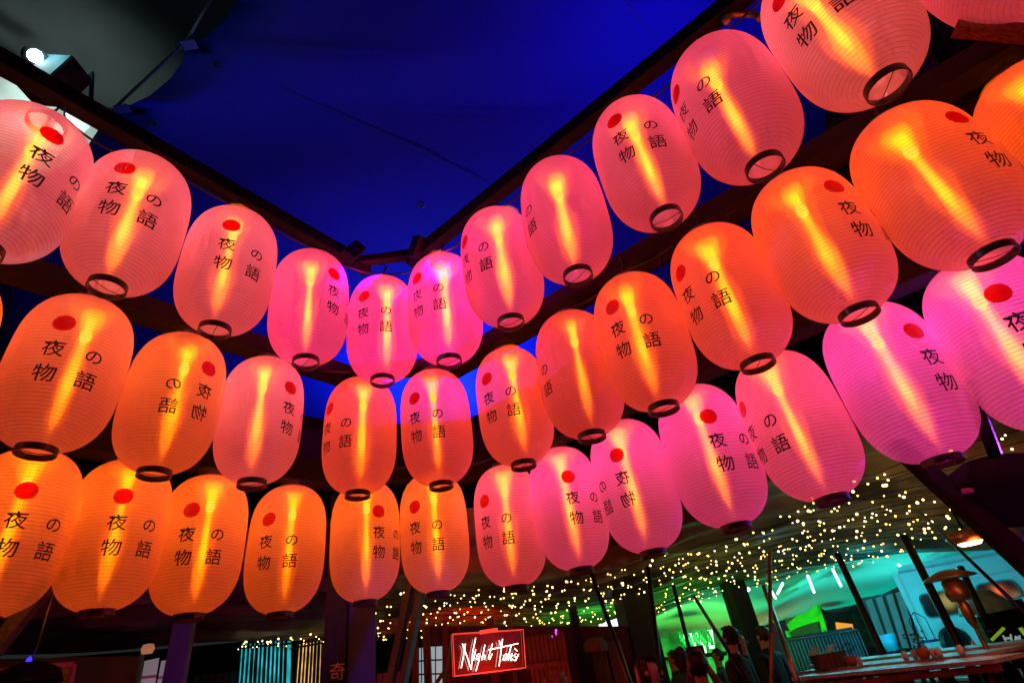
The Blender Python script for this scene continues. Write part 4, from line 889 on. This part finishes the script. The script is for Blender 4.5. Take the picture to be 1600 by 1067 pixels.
# ------------------------------------------------------------------ people
rp_h = random.Random(2)
def person(label, x, y, rz, joints, cloth, hair_mat, face=True, scale=1.0, group=None, hairlong=False):
    """joints: dict of overrides; local frame faces -Y"""
    J = dict(pelvis=(0, 0, .95), spine=(0, .0, 1.15), chest=(0, 0, 1.34), neck=(0, -.005, 1.50), chin=(0, -.01, 1.57), head=(0, -.005, 1.66), crown=(0, .005, 1.73),
        lsh=(.17, 0, 1.42), lel=(.22, .02, 1.14), lwr=(.22, -.06, .90), rsh=(-.17, 0, 1.42), rel=(-.22, .02, 1.14), rwr=(-.22, -.06, .90),
        lhip=(.09, 0, .92), lkn=(.10, -.02, .50), lan=(.10, .02, .09), lto=(.11, -.14, .03), rhip=(-.09, 0, .92), rkn=(-.10, -.02, .50), ran=(-.10, .02, .09), rto=(-.11, -.14, .03))
    J.update(joints)
    rad_ = dict(pelvis=(.15, .11), spine=(.13, .10), chest=(.15, .105), neck=(.055, .055), chin=(.06, .065), head=(.075, .09), crown=(.055, .065), lsh=(.06, .06), rsh=(.06, .06), lel=(.043, .043), rel=(.043, .043), lwr=(.028, .028), rwr=(.028, .028),
        lhip=(.085, .085), rhip=(.085, .085), lkn=(.055, .055), rkn=(.055, .055), lan=(.038, .038), ran=(.038, .038), lto=(.03, .03), rto=(.03, .03))
    E_ = [('pelvis', 'spine'), ('spine', 'chest'), ('chest', 'neck'), ('neck', 'chin'), ('chin', 'head'), ('head', 'crown'), ('chest', 'lsh'), ('lsh', 'lel'), ('lel', 'lwr'), ('chest', 'rsh'), ('rsh', 'rel'), ('rel', 'rwr'), ('pelvis', 'lhip'), ('lhip', 'lkn'), ('lkn', 'lan'), ('lan', 'lto'), ('pelvis', 'rhip'), ('rhip', 'rkn'), ('rkn', 'ran'), ('ran', 'rto')]
    # fingers
    names = list(J); 
    for s, wn, en in (('l', 'lwr', 'lel'), ('r', 'rwr', 'rel')):
        W = Vector(J[wn]); D = (W - Vector(J[en])).normalized(); side = D.cross(Vector((0, 1, 0))).normalized() if abs(D.y) < .9 else Vector((1, 0, 0))
        pn = s + 'palm'; J[pn] = tuple(W + D * .05); rad_[pn] = (.034, .018); E_.append((wn, pn)); names.append(pn)
        for k, o in enumerate((-.027, -.009, .009, .027)):
            a_, b_ = f'{s}f{k}a', f'{s}f{k}b'; L = (.055, .065, .062, .048)[k]
            J[a_] = tuple(W + D * .09 + side * o); J[b_] = tuple(W + D * (.09 + L) + side * o * 1.1 + Vector((0, -.02, 0))); rad_[a_] = (.009, .009); rad_[b_] = (.007, .007); E_ += [(pn, a_), (a_, b_)]; names += [a_, b_]
        t_ = f'{s}th'; J[t_] = tuple(W + D * .07 - side * .05 + Vector((0, -.02, 0))); rad_[t_] = (.010, .010); E_.append((pn, t_)); names.append(t_)
    idx = {n_: i for i, n_ in enumerate(names)}
    me = bpy.data.meshes.new('person_body'); me.from_pydata([J[n_] for n_ in names], [(idx[a], idx[b]) for a, b in E_], [])
    o = bpy.data.objects.new('tmp', me); COL.objects.link(o)
    md = o.modifiers.new('s', 'SKIN'); sv = me.skin_vertices[0].data
    for n_, i in idx.items(): sv[i].radius = rad_[n_]
    sv[0].use_root = True
    ss = o.modifiers.new('u', 'SUBSURF'); ss.levels = 2; ss.render_levels = 2
    dg = bpy.context.evaluated_depsgraph_get(); out = bpy.data.meshes.new_from_object(o.evaluated_get(dg)); bpy.data.objects.remove(o)
    out.materials.clear(); out.materials.append(cloth); out.materials.append(SKIN)
    wl, wr = Vector(J['lwr']), Vector(J['rwr']); nk = Vector(J['neck'])
    for p in out.polygons:
        c = p.center
        p.use_smooth = True
        if c.z > nk.z + .005 and abs(c.x) < .12 and (c - nk).length < .4 and min((c - wl).length, (c - wr).length) > .2: p.material_index = 1
        elif (c - wl).length < .17 and (c - wl).dot(wl - Vector(J['lel'])) > -.005: p.material_index = 1
        elif (c - wr).length < .17 and (c - wr).dot(wr - Vector(J['rel'])) > -.005: p.material_index = 1
    t = thing('person', label, 'person', (x, y, 0), group, rz); t.scale = (scale,) * 3
    link('body', out, None, t)
    hd = Vector(J['head'])
    hb = bmesh.new(); bmesh.ops.create_uvsphere(hb, u_segments=20, v_segments=14, radius=1)
    for v in hb.verts:
        v.co = Vector((v.co.x * .088, v.co.y * .102, v.co.z * .10)) * rp_h.uniform(.93, 1.10)
    bmesh.ops.delete(hb, geom=[v for v in hb.verts if v.co.y < -.045 and v.co.z < .045], context='VERTS')
    if hairlong:
        for v in hb.verts:
            if v.co.z < 0 and v.co.y > -.02: v.co.z *= 2.6; v.co.x *= 1.15
    hm = mesh_of(hb, smooth=True); link('hair', hm, hair_mat, t, hd + Vector((0, .012, .012)))
    for s in (-1, 1):
        link('eye', lathem([(.010 * math.sin(q), .010 * math.cos(q)) for q in [math.pi * i / 6 for i in range(7)]], 10), INK, t, hd + Vector((s * .03, -.082, -.005)))
        link('ear', lathem([(.018 * math.sin(q), .024 * math.cos(q)) for q in [math.pi * i / 6 for i in range(7)]], 8), SKIN, t, hd + Vector((s * .082, 0, -.02)))
    link('nose', lathem([(0, .02), (.006, .012), (.013, -.014), (0, -.02)], 8), SKIN, t, hd + Vector((0, -.094, -.025)))
    link('mouth', boxm((0, 0, 0), (.04, .008, .008), None, .002), surf('lips', (.4, .08, .07), .5), t, hd + Vector((0, -.082, -.066)))
    return t
p_ = at(1013, 1050, 4.8); person('woman with dark hair looking up to the right, face lit orange', p_.x, p_.y, R(60), dict(head=(0, -.02, 1.655), crown=(0, .03, 1.72)), CLOTHD, HAIRD, scale=.945, hairlong=True)
p_ = at(868, 1060, 4.6); person('person with curly auburn hair in red light at the lower edge', p_.x, p_.y, R(180), {}, CLOTHD, HAIRR, scale=.935, hairlong=True)
ph_ = at(1088, 1030, 5.2)
pp = person('person in patterned sleeves holding up a phone with both hands', ph_.x, ph_.y, R(165), dict(lel=(.16, -.10, 1.40), lwr=(.06, -.16, 1.66), rel=(-.16, -.10, 1.40), rwr=(-.06, -.16, 1.66), lsh=(.17, -.02, 1.42), rsh=(-.17, -.02, 1.42)), CLOTHP, HAIRD, scale=.93)
solo('phone', boxm((0, 0, 0), (.15, .012, .075), None, .003), BLACK, 'small phone held up in both hands by the person in patterned sleeves', 'phone', loc=Vector((ph_.x, ph_.y, 0)) + Matrix.Rotation(R(165), 3, 'Z') @ Vector((0, -.19, 1.645)))
rp_ = random.Random(8)
for k, (px, py, d, sc, lb) in enumerate(((1047, 1010, 9.5, .98, 'guest in dark coat at the left of the green bar'), (1060, 1008, 8.8, .99, 'guest with pale hood standing before the green bar'), (1137, 986, 7.4, 1.05, 'tall dark haired guest left of the brown post'), (1150, 990, 8.2, 1.03, 'guest half hidden behind the brown post'), (1191, 990, 9.2, 1.05, 'guest in black with green lit face right of the brown post'), (1118, 1015, 10.5, .95, 'guest in teal shirt standing behind the raised phone'))):
    p_ = at(px, py, d); person(lb, p_.x, p_.y, R(rp_.uniform(-180, 180)), dict(lwr=(.15, -.18, 1.05), lel=(.24, 0, 1.16)) if k % 2 else {}, [CLOTHD, surf('teal_shirt', (.03, .12, .12), .8)][k == 5 or k == 1], HAIRD, scale=sc, group='guests standing around the green bar', hairlong=(k in (1, 3)))
